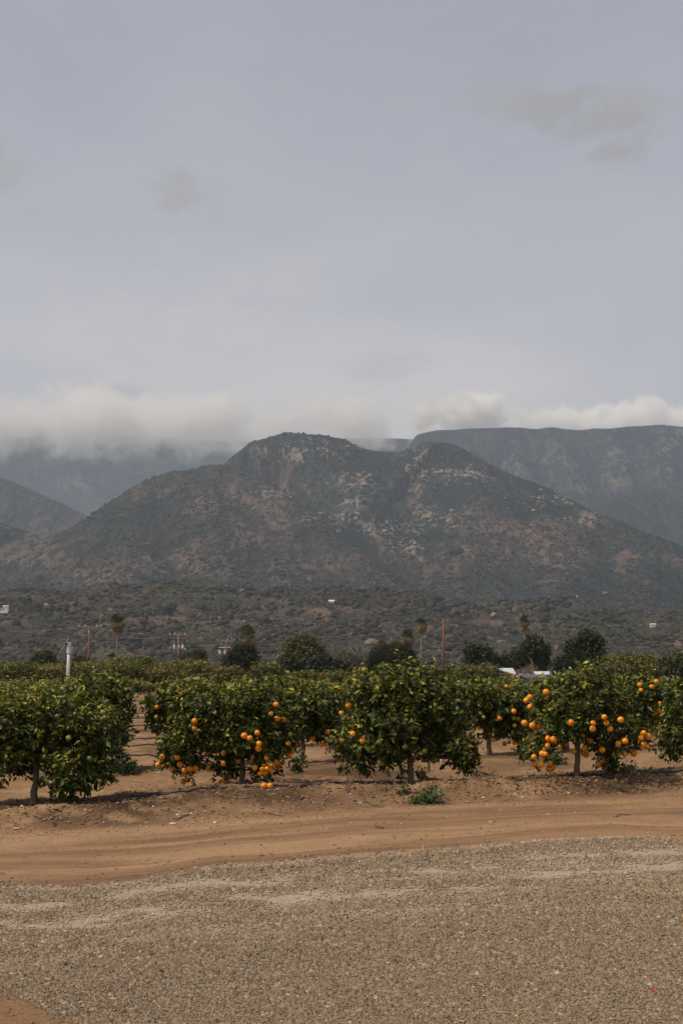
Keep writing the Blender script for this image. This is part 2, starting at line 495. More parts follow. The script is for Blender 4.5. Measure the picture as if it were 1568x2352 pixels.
for bx, by, rx, ry, am in [(*gpt(px, py)[:2], rx, ry, am) for px, py, rx, ry, am in ((190, 1852, .95, .55, 1.4), (300, 1847, .75, .45, 1.4), (160, 1884, .8, .35, 1.0), (240, 1878, .6, .35, .9), (30, 1856, .6, .35, 1.1), (640, 1822, .6, .40, 1.2), (550, 1818, .9, .35, 1.2), (810, 1772, .9, 1.3, .9), (890, 1780, .8, .9, .9), (950, 1808, .9, .35, 1.0), (1390, 1788, .9, .5, 1.2), (1400, 1806, .6, .35, 1.0), (690, 1785, .6, .9, .8), (1240, 1755, .8, .9, .7), (1010, 1795, .6, .5, .8), (420, 1826, .6, .35, 1.0))]:
    soil = lerp(soil, c3(.115, .074, .046)[None], np.exp(-((X - bx) / rx) ** 2 - ((Y - by) / ry) ** 2) * sstep(.22, .50, mot) * am)  # mulch stains with the trees' ground shadow painted in
road = lerp(c3(.335, .205, .125)[None], c3(.285, .17, .10)[None], sstep(.35, .65, fbm(X * .25, rr * 9 + .5 * fbm(X * .5, Y * .5, 2, 3), 4, 71)))
road = lerp(road, c3(.19, .115, .068)[None], sstep(.60, .74, fbm(X * .33, rr * 13 + 3, 4, 73)) * .75)
road = lerp(road, c3(.205, .125, .075)[None], sstep(.56, .70, fbm(X * .42 + 2, rr * 34 + 2 * fbm(X * .3, Y * .3, 2, 8), 3, 77)) * .65)
road = lerp(road, c3(.42, .275, .175)[None], sstep(.56, .75, fbm(X * .22 + 4, rr * 7 + 7, 3, 75)) * .8) * np.array([.94, .985, 1.05])
bed = lerp(c3(.29, .22, .16)[None], c3(.23, .165, .115)[None], sstep(.3, .7, fbm(X * .8, Y * 1.2, 3, 81)))
XT, YT = X, Y - ge(X)


def dust(X, Y):
    yt = Y - ge(X)
    wv = yt + 0.9 * (fbm(X * .45, Y * .3, 3, 83) - .5)
    d = np.exp(-((wv + 1.05) / .34) ** 2) * .9 + np.exp(-((wv + 2.15) / .5) ** 2) * 1.0 + np.exp(-((wv + 3.4) / .25) ** 2) * .45 + np.exp(-((yt + .08) / .16) ** 2) * .7
    return np.clip(d * sstep(.36, .58, .55 * fbm(X * .9, Y * 2.4, 4, 85) + .45 * fbm(X * 4., Y * 5., 3, 86)) * 1.25, 0, 1)


bed = lerp(bed, c3(.49, .43, .385)[None], dust(X, Y)) * np.array([.95, .96, 1.03])
PA, PB = gpt(-10, 2278), gpt(185, 2352)
PS = (PB[1] - PA[1]) / (PB[0] - PA[0])
patch = sstep(.05, -.05, (Y - PA[1]) - PS * (X - PA[0]) + .12 * (fbm(X * 4, Y * 4, 3, 91) - .5)) * (Y > 4)
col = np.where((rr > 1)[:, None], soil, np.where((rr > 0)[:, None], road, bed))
gb_ = sstep(-.10, .12, (Y - ge(X)) + .30 * (fbm(X * 2.5, Y * 2.5, 4, 95) - .5))
col = np.where((np.abs(Y - ge(X)) < .5)[:, None], lerp(bed, road, gb_), col)
blend = sstep(.70, 1.15, rr + .12 * (fbm(X * 2, Y * 2, 3, 93) - .5))
col = np.where(((rr > .5) & (rr < 1.4))[:, None], lerp(road, soil, blend), col)
col = lerp(col, c3(.29, .18, .11)[None], patch)
col = col * np.array([.83, .755, .635])
fc = V[faces].mean(1)
fr = (fc[:, 1] - ge(fc[:, 0])) / (bb(fc[:, 0]) - ge(fc[:, 0])) + .0 * fc[:, 0]
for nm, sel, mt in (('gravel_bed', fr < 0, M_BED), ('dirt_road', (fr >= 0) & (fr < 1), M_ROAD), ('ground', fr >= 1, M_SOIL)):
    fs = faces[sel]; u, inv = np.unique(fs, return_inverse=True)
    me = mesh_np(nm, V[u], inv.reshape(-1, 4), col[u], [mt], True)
    kind(link(nm, me), 'structure')['label'] = {'gravel_bed': 'dusty grey gravel parking ground in the foreground', 'dirt_road': 'packed tan dirt track between gravel and orchard', 'ground': 'bare brown orchard soil with a low bank along the track'}[nm]

# loose gravel stones
pts = []
Yc = 6.1
while Yc < 14.6:
    s = 0.0158 * (Yc / 7.0) ** 0.85
    n = int(0.56 * Yc / s)
    xx = (np.arange(n) - n / 2) * s + RNG.uniform(-.45, .45, n) * s
    pts.append(np.stack([xx, Yc + RNG.uniform(-.5, .5, n) * s, np.full(n, s)], 1))
    e = np.arange(.27 * Yc, .27 * Yc + 2.4, s * 1.55); e = np.concatenate([e, -e]); m_n = len(e)
    pts.append(np.stack([e + RNG.uniform(-.5, .5, m_n) * s, Yc + RNG.uniform(-.5, .5, m_n) * s, np.full(m_n, s * 1.2)], 1)); Yc += s * 0.95
G = np.concatenate(pts)
dst = dust(G[:, 0], G[:, 1])
edge = G[:, 1] - ge(G[:, 0]) + .30 * (fbm(G[:, 0] * 2.5, G[:, 1] * 2.5, 4, 95) - .5)
pt = ((G[:, 1] - PA[1]) - PS * (G[:, 0] - PA[0]) + .12 * (fbm(G[:, 0] * 4, G[:, 1] * 4, 3, 91) - .5)) < 0.0
keep = (edge < 0.0) & (RNG.random(len(G)) > dst * .90) & ~(pt & (RNG.random(len(G)) > .04))
stray = (edge > 0) & (edge < 1.6) & (RNG.random(len(G)) < .30 * np.exp(-edge * 7) + .012 * np.exp(-edge * 1.2))
G = G[keep | stray]; n = len(G)
size = G[:, 2] * np.exp(np.clip(RNG.normal(0, .30, n), -.6, .65)) * .60
ang = RNG.uniform(0, 6.28, n)
octv = np.array([[1, 0, 0], [0, 1, 0], [-1, 0, 0], [0, -1, 0], [.1, 0, 1], [0, .1, -1]], float)
oct_f = np.array([[0, 1, 4], [1, 2, 4], [2, 3, 4], [3, 0, 4], [1, 0, 5], [2, 1, 5], [3, 2, 5], [0, 3, 5]])
sv = octv[None] * (1 + RNG.uniform(-.38, .38, (n, 6, 1))) + RNG.uniform(-.28, .28, (n, 6, 3))
sv *= np.stack([size * RNG.uniform(.8, 1.3, n), size * RNG.uniform(.7, 1.0, n), size * RNG.uniform(.45, .8, n)], 1)[:, None]
ca, sa = np.cos(ang)[:, None], np.sin(ang)[:, None]
sv = np.stack([sv[..., 0] * ca - sv[..., 1] * sa, sv[..., 0] * sa + sv[..., 1] * ca, sv[..., 2]], -1)
sv += np.stack([G[:, 0], G[:, 1], ground_z(G[:, 0], G[:, 1]) + size * .22], 1)[:, None]
pal = np.array([[.235, .190, .145], [.28, .205, .135], [.195, .160, .125], [.35, .285, .22], [.29, .175, .095], [.14, .115, .095], [.46, .40, .33], [.23, .20, .17]])
sc_ = pal[RNG.choice(8, n, p=[.22, .22, .15, .13, .09, .08, .03, .08])] * RNG.uniform(.85, 1.15, (n, 1))
sc_ = lerp(sc_, c3(.50, .42, .335)[None], np.clip(dust(G[:, 0], G[:, 1]) * .75 + .12, 0, 1)) * np.array([.81, .765, .70])
me = mesh_np('gravel', sv.reshape(-1, 3), (oct_f[None] + np.arange(n)[:, None, None] * 6).reshape(-1, 3), np.repeat(sc_, 6, 0), [M_STONE])
kind(link('gravel', me), 'stuff')['label'] = 'loose grey and tan gravel stones'

# clods on bank and road
n = 9500
cxx = RNG.uniform(-5.5, 6.5, n); cyy = bb(cxx) + RNG.normal(.4, 1.1, n) * (bt(cxx) - bb(cxx)) * .8
cyy = np.where(RNG.random(n) < .20, bt(cxx) + RNG.uniform(0, 9, n), cyy)
cyy = np.where(RNG.random(n) < .30, ge(cxx) + RNG.random(n) * (bb(cxx) - ge(cxx)), cyy)
ok = (cyy > ge(cxx) + .1); cxx, cyy = cxx[ok], cyy[ok]; n = len(cxx)
size = np.exp(-4.55 + np.clip(RNG.normal(0, .5, n), -1, .9)) * np.where((cyy - bb(cxx)) / (bt(cxx) - bb(cxx)) < 0, .7, 1.15)
sv = octv[None] * (1 + RNG.uniform(-.35, .35, (n, 6, 1))) + RNG.uniform(-.25, .25, (n, 6, 3))
sv *= np.stack([size * 1.1, size, size * .7], 1)[:, None]
sv += np.stack([cxx, cyy, ground_z(cxx, cyy) + size * .15], 1)[:, None]
cc_ = lerp(c3(.30, .195, .125)[None], c3(.20, .13, .08)[None], RNG.random(n)); cc_[RNG.random(n) < .05] = (.5, .44, .36)
me = mesh_np('soil_clods', sv.reshape(-1, 3), (oct_f[None] + np.arange(n)[:, None, None] * 6).reshape(-1, 3), np.repeat(cc_, 6, 0), [M_LITTER])
kind(link('soil_clods', me), 'stuff')['label'] = 'small clods and pebbles on the bank and track'

# ------------------------------------------------------------------ leaves
LF = np.array([[0, 2, 1], [0, 3, 2], [1, 2, 4], [2, 3, 4]])


def unit(a): return a / np.maximum(np.linalg.norm(a, axis=-1, keepdims=True), 1e-9)


def leaf_verts(p, d, s, nn, L, W, curl=.12):
    L, W = L[:, None], W[:, None]
    return np.stack([p, p + d * L * .45 + s * W * .5, p + d * L * .5 - nn * W * .16, p + d * L * .45 - s * W * .5, p + d * L - nn * L * curl], 1)


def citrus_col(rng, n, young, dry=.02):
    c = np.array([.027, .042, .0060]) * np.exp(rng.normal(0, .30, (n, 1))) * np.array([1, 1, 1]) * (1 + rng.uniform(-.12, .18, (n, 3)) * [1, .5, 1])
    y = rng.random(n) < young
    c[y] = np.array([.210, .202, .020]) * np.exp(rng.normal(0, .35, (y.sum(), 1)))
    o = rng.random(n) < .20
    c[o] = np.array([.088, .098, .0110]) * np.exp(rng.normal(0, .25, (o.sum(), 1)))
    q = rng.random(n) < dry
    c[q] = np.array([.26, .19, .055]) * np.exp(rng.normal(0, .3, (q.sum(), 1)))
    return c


def crown(rng, lobes, K, n, L, shell=.42, young=.10, zmin=None, droop=.28, colf=citrus_col, wf=.46):
    """leaves in sprays at twig ends, spread through the lobes (cx,cy,cz,rx,ry,rz)"""
    lo = np.array(lobes, float); wt = (lo[:, 3] * lo[:, 4] * lo[:, 5]) ** .72
    li = rng.choice(len(lo), K, p=wt / wt.sum())
    dr = unit(rng.normal(size=(K, 3)))
    rad = rng.uniform(.12, 1, K) ** shell
    ph = rng.uniform(0, 9, 3)
    lump = .78 + .36 * np.sin(dr[:, 0] * 5 + ph[0] + li) * np.sin(dr[:, 1] * 5 + ph[1]) * np.sin(dr[:, 2] * 6 + ph[2]) + .12 * rng.random(K)
    c = lo[li, :3] + dr * lo[li, 3:] * (rad * lump)[:, None]
    td = unit(dr / lo[li, 3:] * lo[li, 3:].mean() * .8 + rng.normal(0, .4, (K, 3)) + [0, 0, .30])
    tl = L * rng.uniform(1.8, 3.8, K)
    spike = rng.random(K) < .12 * (dr[:, 2] > .3)
    tl[spike] *= 1.7; td[spike] = unit(td[spike] + [0, 0, 1.2])
    j = rng.uniform(0, 1, (K, n))
    p = c[:, None] + td[:, None] * (tl[:, None] * (j - .35))[..., None] + rng.normal(0, L * .18, (K, n, 3))
    perp = rng.normal(size=(K, n, 3)); perp = unit(perp - (perp * td[:, None]).sum(-1, keepdims=True) * td[:, None])
    d = unit(td[:, None] * .65 + perp * .9 + [0, 0, -droop])
    nn = unit(dr[:, None] * .55 + [0, 0, .55] + rng.normal(0, .55, (K, n, 3)))
    s = unit(np.cross(d, nn)); nn = np.cross(s, d)
    yo = np.repeat(young * (.25 + 1.9 * np.clip(dr[:, 2] + .25, 0, 1.2)) * (.3 + 1.6 * (rng.random(K) < .45)) + .55 * spike, n)  # young leaves gather on top, also painting in the sunlit crown tops
    p, d, s, nn = (a.reshape(-1, 3) for a in (p, d, s, nn))
    N = len(p)
    Ls = L * np.exp(np.clip(rng.normal(0, .30, N), -.8, .6)); W = Ls * wf * rng.uniform(.85, 1.15, N)
    cl = colf(rng, N, np.clip(yo, 0, .9))
    if zmin is not None:
        k = p[:, 2] > zmin; p, d, s, nn, Ls, W, cl = (a[k] for a in (p, d, s, nn, Ls, W, cl))
    return dict(p=p, d=d, s=s, n=nn, L=Ls, W=W, c=cl, tips=c)


def pick(lv, k):
    return {q: (v if q == 'tips' else v[k]) for q, v in lv.items()}


def leaf_mesh(name, lv, mat, quad=False):
    v = leaf_verts(lv['p'], lv['d'], lv['s'], lv['n'], lv['L'], lv['W'])
    n = len(v)
    if quad:
        v = v[:, [0, 1, 4, 3]]
        return mesh_np(name, v.reshape(-1, 3), (np.array([[0, 3, 2, 1]])[None] + np.arange(n)[:, None, None] * 4).reshape(-1, 4), np.repeat(lv['c'], 4, 0), [mat])
    return mesh_np(name, v.reshape(-1, 3), (LF[None] + np.arange(n)[:, None, None] * 5).reshape(-1, 3), np.repeat(lv['c'], 5, 0), [mat])


def bend(a, b, n, amt, rng):
    a, b = np.array(a, float), np.array(b, float)
    o = rng.normal(0, amt, (n, 3)); t = np.linspace(0, 1, n)
    o *= (np.sin(t * math.pi))[:, None]
    return [a + (b - a) * q + o[i] for i, q in enumerate(t)]


def limbs(mb, rng, top, lobes, tips, r0, sub=40, sides=5):
    for l in lobes:
        c = np.array(l[:3]); mb.tube(bend(top, c, 5, .05, rng), np.linspace(r0, r0 * .4, 5), sides)
    if len(tips):
        for t in tips[rng.choice(len(tips), min(sub, len(tips)), replace=False)]:
            c = min((np.array(l[:3]) for l in lobes), key=lambda q: np.linalg.norm(q - t))
            mb.tube(bend(c, t, 4, .05, rng), np.linspace(r0 * .38, r0 * .12, 4), 4, caps=False)


# fruit mesh: a slightly squashed ball with a dimple at the stalk
def fruit_mesh(name, mat, rad, seg=14, rings=9):
    v, f = [(0, 0, -rad * .96)], []
    for i in range(1, rings):
        th = math.pi * i / rings
        for k in range(seg):
            ph = 2 * math.pi * k / seg; rr_ = rad * math.sin(th) * (1 + .015 * math.sin(3 * ph))
            v.append((rr_ * math.cos(ph), rr_ * math.sin(ph), -rad * .96 * math.cos(th)))
    v.append((0, 0, rad * .90))
    T = len(v) - 1
    for k in range(seg):
        k2 = (k + 1) % seg
        f.append((0, 1 + k2, 1 + k)); f.append((T, 1 + (rings - 2) * seg + k, 1 + (rings - 2) * seg + k2))
        for i in range(rings - 2):
            a = 1 + i * seg; f.append((a + k, a + k2, a + seg + k2, a + seg + k))
    m0 = [0] * len(f)
    n0 = len(v); v += [(rad * .16 * math.cos(t), rad * .16 * math.sin(t), rad * .945) for t in np.linspace(0, 5.24, 6)] + [(0, 0, rad * 1.06)]
    for k in range(6): f.append((n0 + k, n0 + (k + 1) % 6, n0 + 6)); m0.append(1)
    me = bpy.data.meshes.new(name); me.from_pydata(v, [], f)
    me.materials.append(mat); me.materials.append(M_CALYX)
    me.polygons.foreach_set('material_index', m0); me.polygons.foreach_set('use_smooth', [True] * len(f)); me.update()
    return me


FR = {'o': fruit_mesh('orange', M_ORANGE, .0455), 'y': fruit_mesh('orange', M_YGREEN, .041), 'g': fruit_mesh('orange', M_GREEN, .040)}
FRS = {'o': fruit_mesh('orange', M_ORANGE, .043, 8, 6), 'y': fruit_mesh('orange', M_YGREEN, .042, 8, 6), 'g': fruit_mesh('orange', M_GREEN, .042, 8, 6)}
FLAB = {'y': 'half ripe yellow-green fruit', 'g': 'unripe green fruit'}


def add_fruit(parent, base, p, k, rng, small=False, scale=None):
    o = link('orange', (FRS if small else FR)[k], parent, np.asarray(p) - base)
    s = scale or rng.uniform(.84, 1.1)
    o.scale = (s, s, s); o.rotation_euler = (rng.uniform(-.5, .5), rng.uniform(-.5, .5), rng.uniform(0, 6.28))
    if k in FLAB: o['label'] = FLAB[k]
    return o


def front_depth(px, py, lobes):
    """nearest surface of the lobes along the ray of a photo point"""
    a, b, c = (float(q) for q in ray(px, py)); o = np.array([0, 0, CAMZ]); d = np.array([a, b, c]); best = None
    for l in lobes:
        l = np.array(l); O = (o - l[:3]) / l[3:]; Dd = d / l[3:]
        A, B, C = Dd @ Dd, 2 * O @ Dd, O @ O - 1
        q = B * B - 4 * A * C
        if q > 0:
            t = (-B - math.sqrt(q)) / (2 * A)
            best = t * b if best is None else min(best, t * b)
    return best


LEAF_U = {}


def leaf_unit(ci):
    """one citrus leaf of unit length, for the leaves that are parts of their own"""
    if ci not in LEAF_U:
        z = np.zeros((1, 3))
        v = leaf_verts(z, np.array([[1., 0, 0]]), np.array([[0, 1., 0]]), np.array([[0, 0, 1.]]), np.ones(1), np.ones(1))
        LEAF_U[ci] = mesh_np('leaf', v[0], LF, np.tile(np.array(LEAF_COLS[ci]), (5, 1)), [M_LEAF])
    return LEAF_U[ci]


LEAF_COLS = [(.018, .028, .004), (.027, .042, .006), (.044, .058, .008), (.088, .098, .011), (.13, .135, .015), (.21, .202, .020), (.27, .19, .045)]


def citrus_tree(name, base, lobes_px, Y0, fruits, label, group, seed, K, n, L, trunk, young=.10, parts=0, zoff=.04, branches=40, shell=.42):
    rng = np.random.default_rng(seed)
    lobes = []
    for (x, y, rx, ry, dy, rd) in lobes_px:                 # photo centre and half sizes, depth offset and depth radius in metres
        c = at(x, y, Y0 + dy); k = (Y0 + dy) / F
        lobes.append((c[0], c[1], c[2], rx * k, rd, ry * k))
    root = thing(name, base, label, 'orange tree', group)
    lv = crown(rng, lobes, K, n, L, shell, young)
    k = lv['p'][:, 2] > ground_z(lv['p'][:, 0], lv['p'][:, 1]) + zoff
    lv = pick(lv, k)
    fr = []
    for f in fruits:
        px, py, kd = f[0], f[1], f[2]; dim = len(f) > 3 and f[3]
        Yd = front_depth(px, py, lobes)
        Yd = (Y0 - .15 if Yd is None else Yd + rng.uniform(.0, .07)) if not dim else Y0 + rng.uniform(-.1, .25)
        fr.append((at(px, py, Yd), kd, dim))
    # leaves do not grow through the fruit, and few hang right in front of it
    P = lv['p'] + lv['d'] * lv['L'][:, None] * .5
    lx, ly = proj(P[:, 0], P[:, 1], P[:, 2]); bad = np.zeros(len(P), bool)
    for p, kd, dim in fr:
        fx, fy = proj(*p); rp = .045 * F / p[1]
        hide = ((lx - fx) ** 2 + (ly - fy) ** 2 < (rp * 1.15) ** 2) & (P[:, 1] < p[1] + .05)
        bad |= hide & (rng.random(len(P)) < (.84 if not dim else .7))
    lv = pick(lv, ~bad)
    P = P[~bad]
    if parts:
        face = np.abs((lv['n'] * unit(np.array([0, 0, CAMZ]) - P)).sum(1)) * lv['L'] / P[:, 1]
        best = np.zeros(len(P), bool)
        fy = P[:, 1] - np.percentile(P[:, 1], 30)
        best[np.argsort(-(face * (fy < 0)))[:parts]] = True
        pv = pick(lv, best); lv = pick(lv, ~best)
        LC = np.log(np.array(LEAF_COLS))
        for i in range(len(pv['p'])):
            ci = int(np.argmin(((LC - np.log(pv['c'][i] + 1e-4)) ** 2).sum(1)))
            o = link('leaf', leaf_unit(ci), root)
            m = np.eye(4); m[:3, 0] = pv['d'][i] * pv['L'][i]; m[:3, 1] = pv['s'][i] * pv['W'][i]; m[:3, 2] = pv['n'][i] * pv['L'][i]
            m[:3, 3] = pv['p'][i] - base
            o.matrix_basis = Matrix(m.tolist())
    tips = lv['tips'] - base
    lv['p'] = lv['p'] - base
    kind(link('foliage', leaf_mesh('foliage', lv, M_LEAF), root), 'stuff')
    (tx, ty), wpx = trunk
    top = at(tx, ty, Y0) - base; r0 = wpx * Y0 / F / 2
    mb = MB(); p = bend((0, 0, -.06), top, 7, .012, rng)
    mb.tube(p, [r0 * 1.5, r0 * 1.12, r0, r0 * .97, r0 * .95, r0 * .95, r0 * 1.05], 10)
    mb.build('trunk', M_BARK, root, smooth=True)
    mb = MB(); ll = [tuple(np.array(l[:3]) - base) for l in lobes]
    limbs(mb, rng, top, ll, tips, r0 * .55, branches)
    mb.build('branches', M_BARK, root)
    for p, kd, dim in fr: add_fruit(root, base, p, kd, rng)
    return root, lobes


c1 = lambda L, dim=False: [(.34 * x, 1473.9 + .34 * y, k) + ((dim,) if dim else ()) for x, y, k in L]
c2 = lambda L, dim=False: [(517.4 + .34 * x, 1473.9 + .34 * y, k) + ((dim,) if dim else ()) for x, y, k in L]
c3_ = lambda L, dim=False: [(1034.9 + .34 * x, 1473.9 + .34 * y, k) + ((dim,) if dim else ()) for x, y, k in L]

f1 = c1([(38, 538, 'g'), (697, 480, 'y'), (712, 515, 'g'), (390, 1100, 'g'), (422, 1085, 'g'), (390, 505, 'g'), (465, 650, 'y')]) + c1([(305, 780, 'g'), (608, 792, 'g')])
f2 = c1([(1316, 536, 'o'), (1314, 585, 'o'), (1098, 775, 'o'), (1200, 782, 'o'), (1070, 830, 'o'), (1110, 835, 'o'), (1168, 858, 'o'), (1218, 830, 'o'), (1247, 868, 'o'),
         (1280, 858, 'o'), (1320, 855, 'o'), (1410, 857, 'o'), (1508, 752, 'o'), (1508, 822, 'o'), (1310, 985, 'o')]) \
    + c1([(1388, 565, 'o'), (1258, 730, 'o'), (1240, 945, 'o'), (1272, 935, 'o'), (1500, 900, 'o'), (1495, 950, 'o'), (1535, 940, 'o'), (1543, 908, 'o'), (1355, 665, 'o')], True) \
    + c2([(343, 425, 'o'), (308, 486, 'o'), (350, 521, 'o'), (388, 526, 'o'), (216, 615, 'o'), (128, 635, 'o'), (166, 652, 'o'), (228, 690, 'o'), (223, 722, 'o'), (185, 777, 'o'), (87, 806, 'o'),
          (425, 688, 'o'), (457, 742, 'o'), (433, 770, 'o'), (438, 628, 'y'), (290, 822, 'o'), (250, 862, 'o'), (282, 858, 'o'), (270, 887, 'o'), (303, 870, 'o'), (345, 812, 'o'), (355, 838, 'o'), (355, 868, 'o'),
          (272, 915, 'o'), (235, 890, 'o'), (200, 852, 'o'), (312, 835, 'o'), (280, 785, 'o')]) + c2([(385, 815, 'o')], True)
f3 = c2([(938, 192, 'y'), (1250, 185, 'g'), (1538, 163, 'g'), (1355, 343, 'g'), (833, 430, 'o'), (787, 482, 'o'), (802, 525, 'g'), (928, 668, 'o'), (963, 725, 'y'), (1040, 682, 'g'), (1213, 713, 'g'),
         (1345, 738, 'y'), (1420, 800, 'y'), (738, 768, 'g'), (1000, 715, 'g'), (1574, 297, 'g'), (1600, 312, 'g'), (860, 622, 'o')]) + c2([(1068, 850, 'g'), (1410, 580, 'o'), (790, 672, 'o')], True)
f4 = c3_([(508, 397, 'o'), (533, 375, 'o'), (497, 550, 'o'), (550, 567, 'o'), (657, 655, 'o'), (693, 660, 'o'), (653, 703, 'o'), (737, 712, 'o'), (808, 546, 'o'), (958, 552, 'o'), (956, 588, 'o'), (1035, 510, 'o'),
          (1050, 550, 'o'), (1074, 590, 'o'), (941, 670, 'o'), (900, 720, 'o'), (1020, 730, 'o'), (1129, 687, 'o'), (1175, 672, 'o'), (1170, 757, 'o'), (1233, 754, 'o'), (1299, 617, 'o'), (1330, 640, 'o'), (1280, 648, 'o'),
          (1299, 695, 'o'), (1320, 712, 'o'), (1145, 528, 'o'), (617, 757, 'o'), (637, 760, 'o'), (560, 778, 'o'), (565, 830, 'o'), (603, 833, 'o'), (665, 825, 'o'), (683, 850, 'o'), (662, 862, 'o'), (643, 342, 'o')]) \
    + c3_([(806, 605, 'o'), (535, 441, 'o'), (598, 575, 'o'), (582, 612, 'o'), (895, 752, 'o'), (912, 765, 'o'), (830, 740, 'o'), (770, 695, 'o'), (1042, 800, 'o'), (996, 830, 'o'), (1030, 830, 'o'), (1045, 438, 'o'), (1085, 380, 'o')], True)
fB = c2([(592, 650, 'o'), (578, 648, 'o'), (650, 697, 'o'), (697, 665, 'o'), (680, 693, 'o'), (690, 608, 'o'), (543, 515, 'g'), (678, 428, 'g')])
fC = c3_([(424, 470, 'o'), (330, 517, 'o'), (222, 510, 'y'), (190, 583, 'o'), (430, 565, 'o'), (425, 515, 'y'), (453, 520, 'y'), (362, 690, 'y'), (392, 680, 'y'), (430, 682, 'o'), (464, 690, 'o'), (375, 302, 'o'), (593, 310, 'o')]) + c3_([(284, 660, 'o'), (308, 656, 'g')])
fD = c1([(1062, 440, 'o'), (1059, 510, 'y'), (1220, 355, 'y'), (1440, 330, 'y')])
fA = c1([(800, 270, 'y'), (683, 253, 'y')])
fE = c3_([(1275, 292, 'o'), (1283, 328, 'o'), (1355, 305, 'o'), (1385, 270, 'o'), (1365, 487, 'o'), (1383, 480, 'o'), (1405, 465, 'o'), (1408, 418, 'o')])
fE2 = c3_([(1472, 280, 'o'), (1497, 380, 'o')])
f5 = c3_([(1420, 775, 'g')])

B = FRONT_BASE
GF = 'front row orange trees along the track'
Y1, Y2, Y3, Y4, Y5 = (float(b[1]) for b in B)
citrus_tree('orange_tree', B[0], [(110, 1675, 130, 76, .1, .85), (40, 1646, 84, 54, .1, .7), (170, 1645, 80, 50, .1, .75), (235, 1690, 52, 62, .0, .6), (165, 1765, 80, 52, -.2, .6), (150, 1805, 45, 26, -.3, .35), (20, 1730, 75, 62, .0, .7), (225, 1755, 48, 40, -.05, .45), (-50, 1690, 80, 90, .1, .8)],
            Y1, f1, 'front row orange tree at the left edge, only green fruit, leaves to the ground', GF, 101, 1350, 14, .076, ((84, 1745), 16), .13, 300)
citrus_tree('orange_tree', B[1], [(540, 1640, 120, 68, .1, .85), (470, 1650, 85, 62, .1, .7), (600, 1630, 70, 62, .1, .7), (430, 1705, 62, 38, -.1, .5), (395, 1728, 36, 26, -.15, .35), (560, 1695, 90, 40, -.1, .7), (620, 1700, 52, 58, -.15, .5), (605, 1755, 32, 30, -.2, .35), (436, 1755, 30, 34, -.1, .3), (517, 1755, 20, 42, -.05, .3), (655, 1680, 26, 34, -.1, .35)],
            Y2, f2, 'orange tree with heavy hanging clusters of ripe oranges on both sides of its trunk', GF, 102, 1300, 14, .076, ((555, 1735), 13), .12, 300)
citrus_tree('orange_tree', B[2], [(935, 1640, 150, 80, .1, .95), (880, 1590, 85, 52, .1, .7), (960, 1575, 90, 52, .1, .75), (1010, 1610, 72, 70, .1, .7), (830, 1690, 66, 56, -.05, .6), (1040, 1700, 52, 52, -.05, .6), (930, 1700, 120, 44, -.05, .7), (815, 1740, 40, 32, -.1, .4), (1065, 1745, 32, 24, -.1, .4), (880, 1735, 40, 24, -.1, .4), (850, 1600, 50, 40, .1, .5)],
            Y3, f3, 'tallest front row orange tree, dark and full, with mostly green fruit', GF, 103, 1450, 14, .076, ((940, 1715), 13.5), .13, 300)
citrus_tree('orange_tree', B[3], [(1335, 1625, 120, 72, .1, .9), (1290, 1600, 72, 46, .1, .6), (1380, 1600, 80, 52, .1, .7), (1265, 1670, 58, 50, -.1, .5), (1420, 1670, 58, 52, -.05, .6), (1330, 1665, 85, 34, -.1, .7), (1236, 1730, 34, 34, -.15, .35), (1395, 1720, 42, 40, -.05, .4), (1405, 1755, 30, 22, -.05, .35), (1468, 1690, 27, 30, -.1, .35), (1215, 1730, 18, 18, -.1, .2), (1350, 1562, 50, 24, .1, .5)],
            Y4, f4, 'open, thinly leaved orange tree with a bare leaning trunk and oranges scattered all over', GF, 104, 900, 13, .074, ((1329, 1695), 13), .08, 300, branches=90)
citrus_tree('orange_tree', B[4], [(1640, 1640, 120, 75, .1, .9), (1600, 1600, 70, 48, .1, .7), (1570, 1670, 58, 62, -.1, .6), (1545, 1705, 38, 32, -.15, .35), (1700, 1680, 90, 70, .1, .8)],
            Y5, f5, 'front row orange tree cut off by the right edge of the picture', GF, 105, 1000, 13, .076, ((1660, 1700), 13), .11, 300)

GS = 'second row orange trees'
YR = 25.3


def base2(x, Y): p = at(x, 1700, Y); return np.array([p[0], p[1], gz(p)])


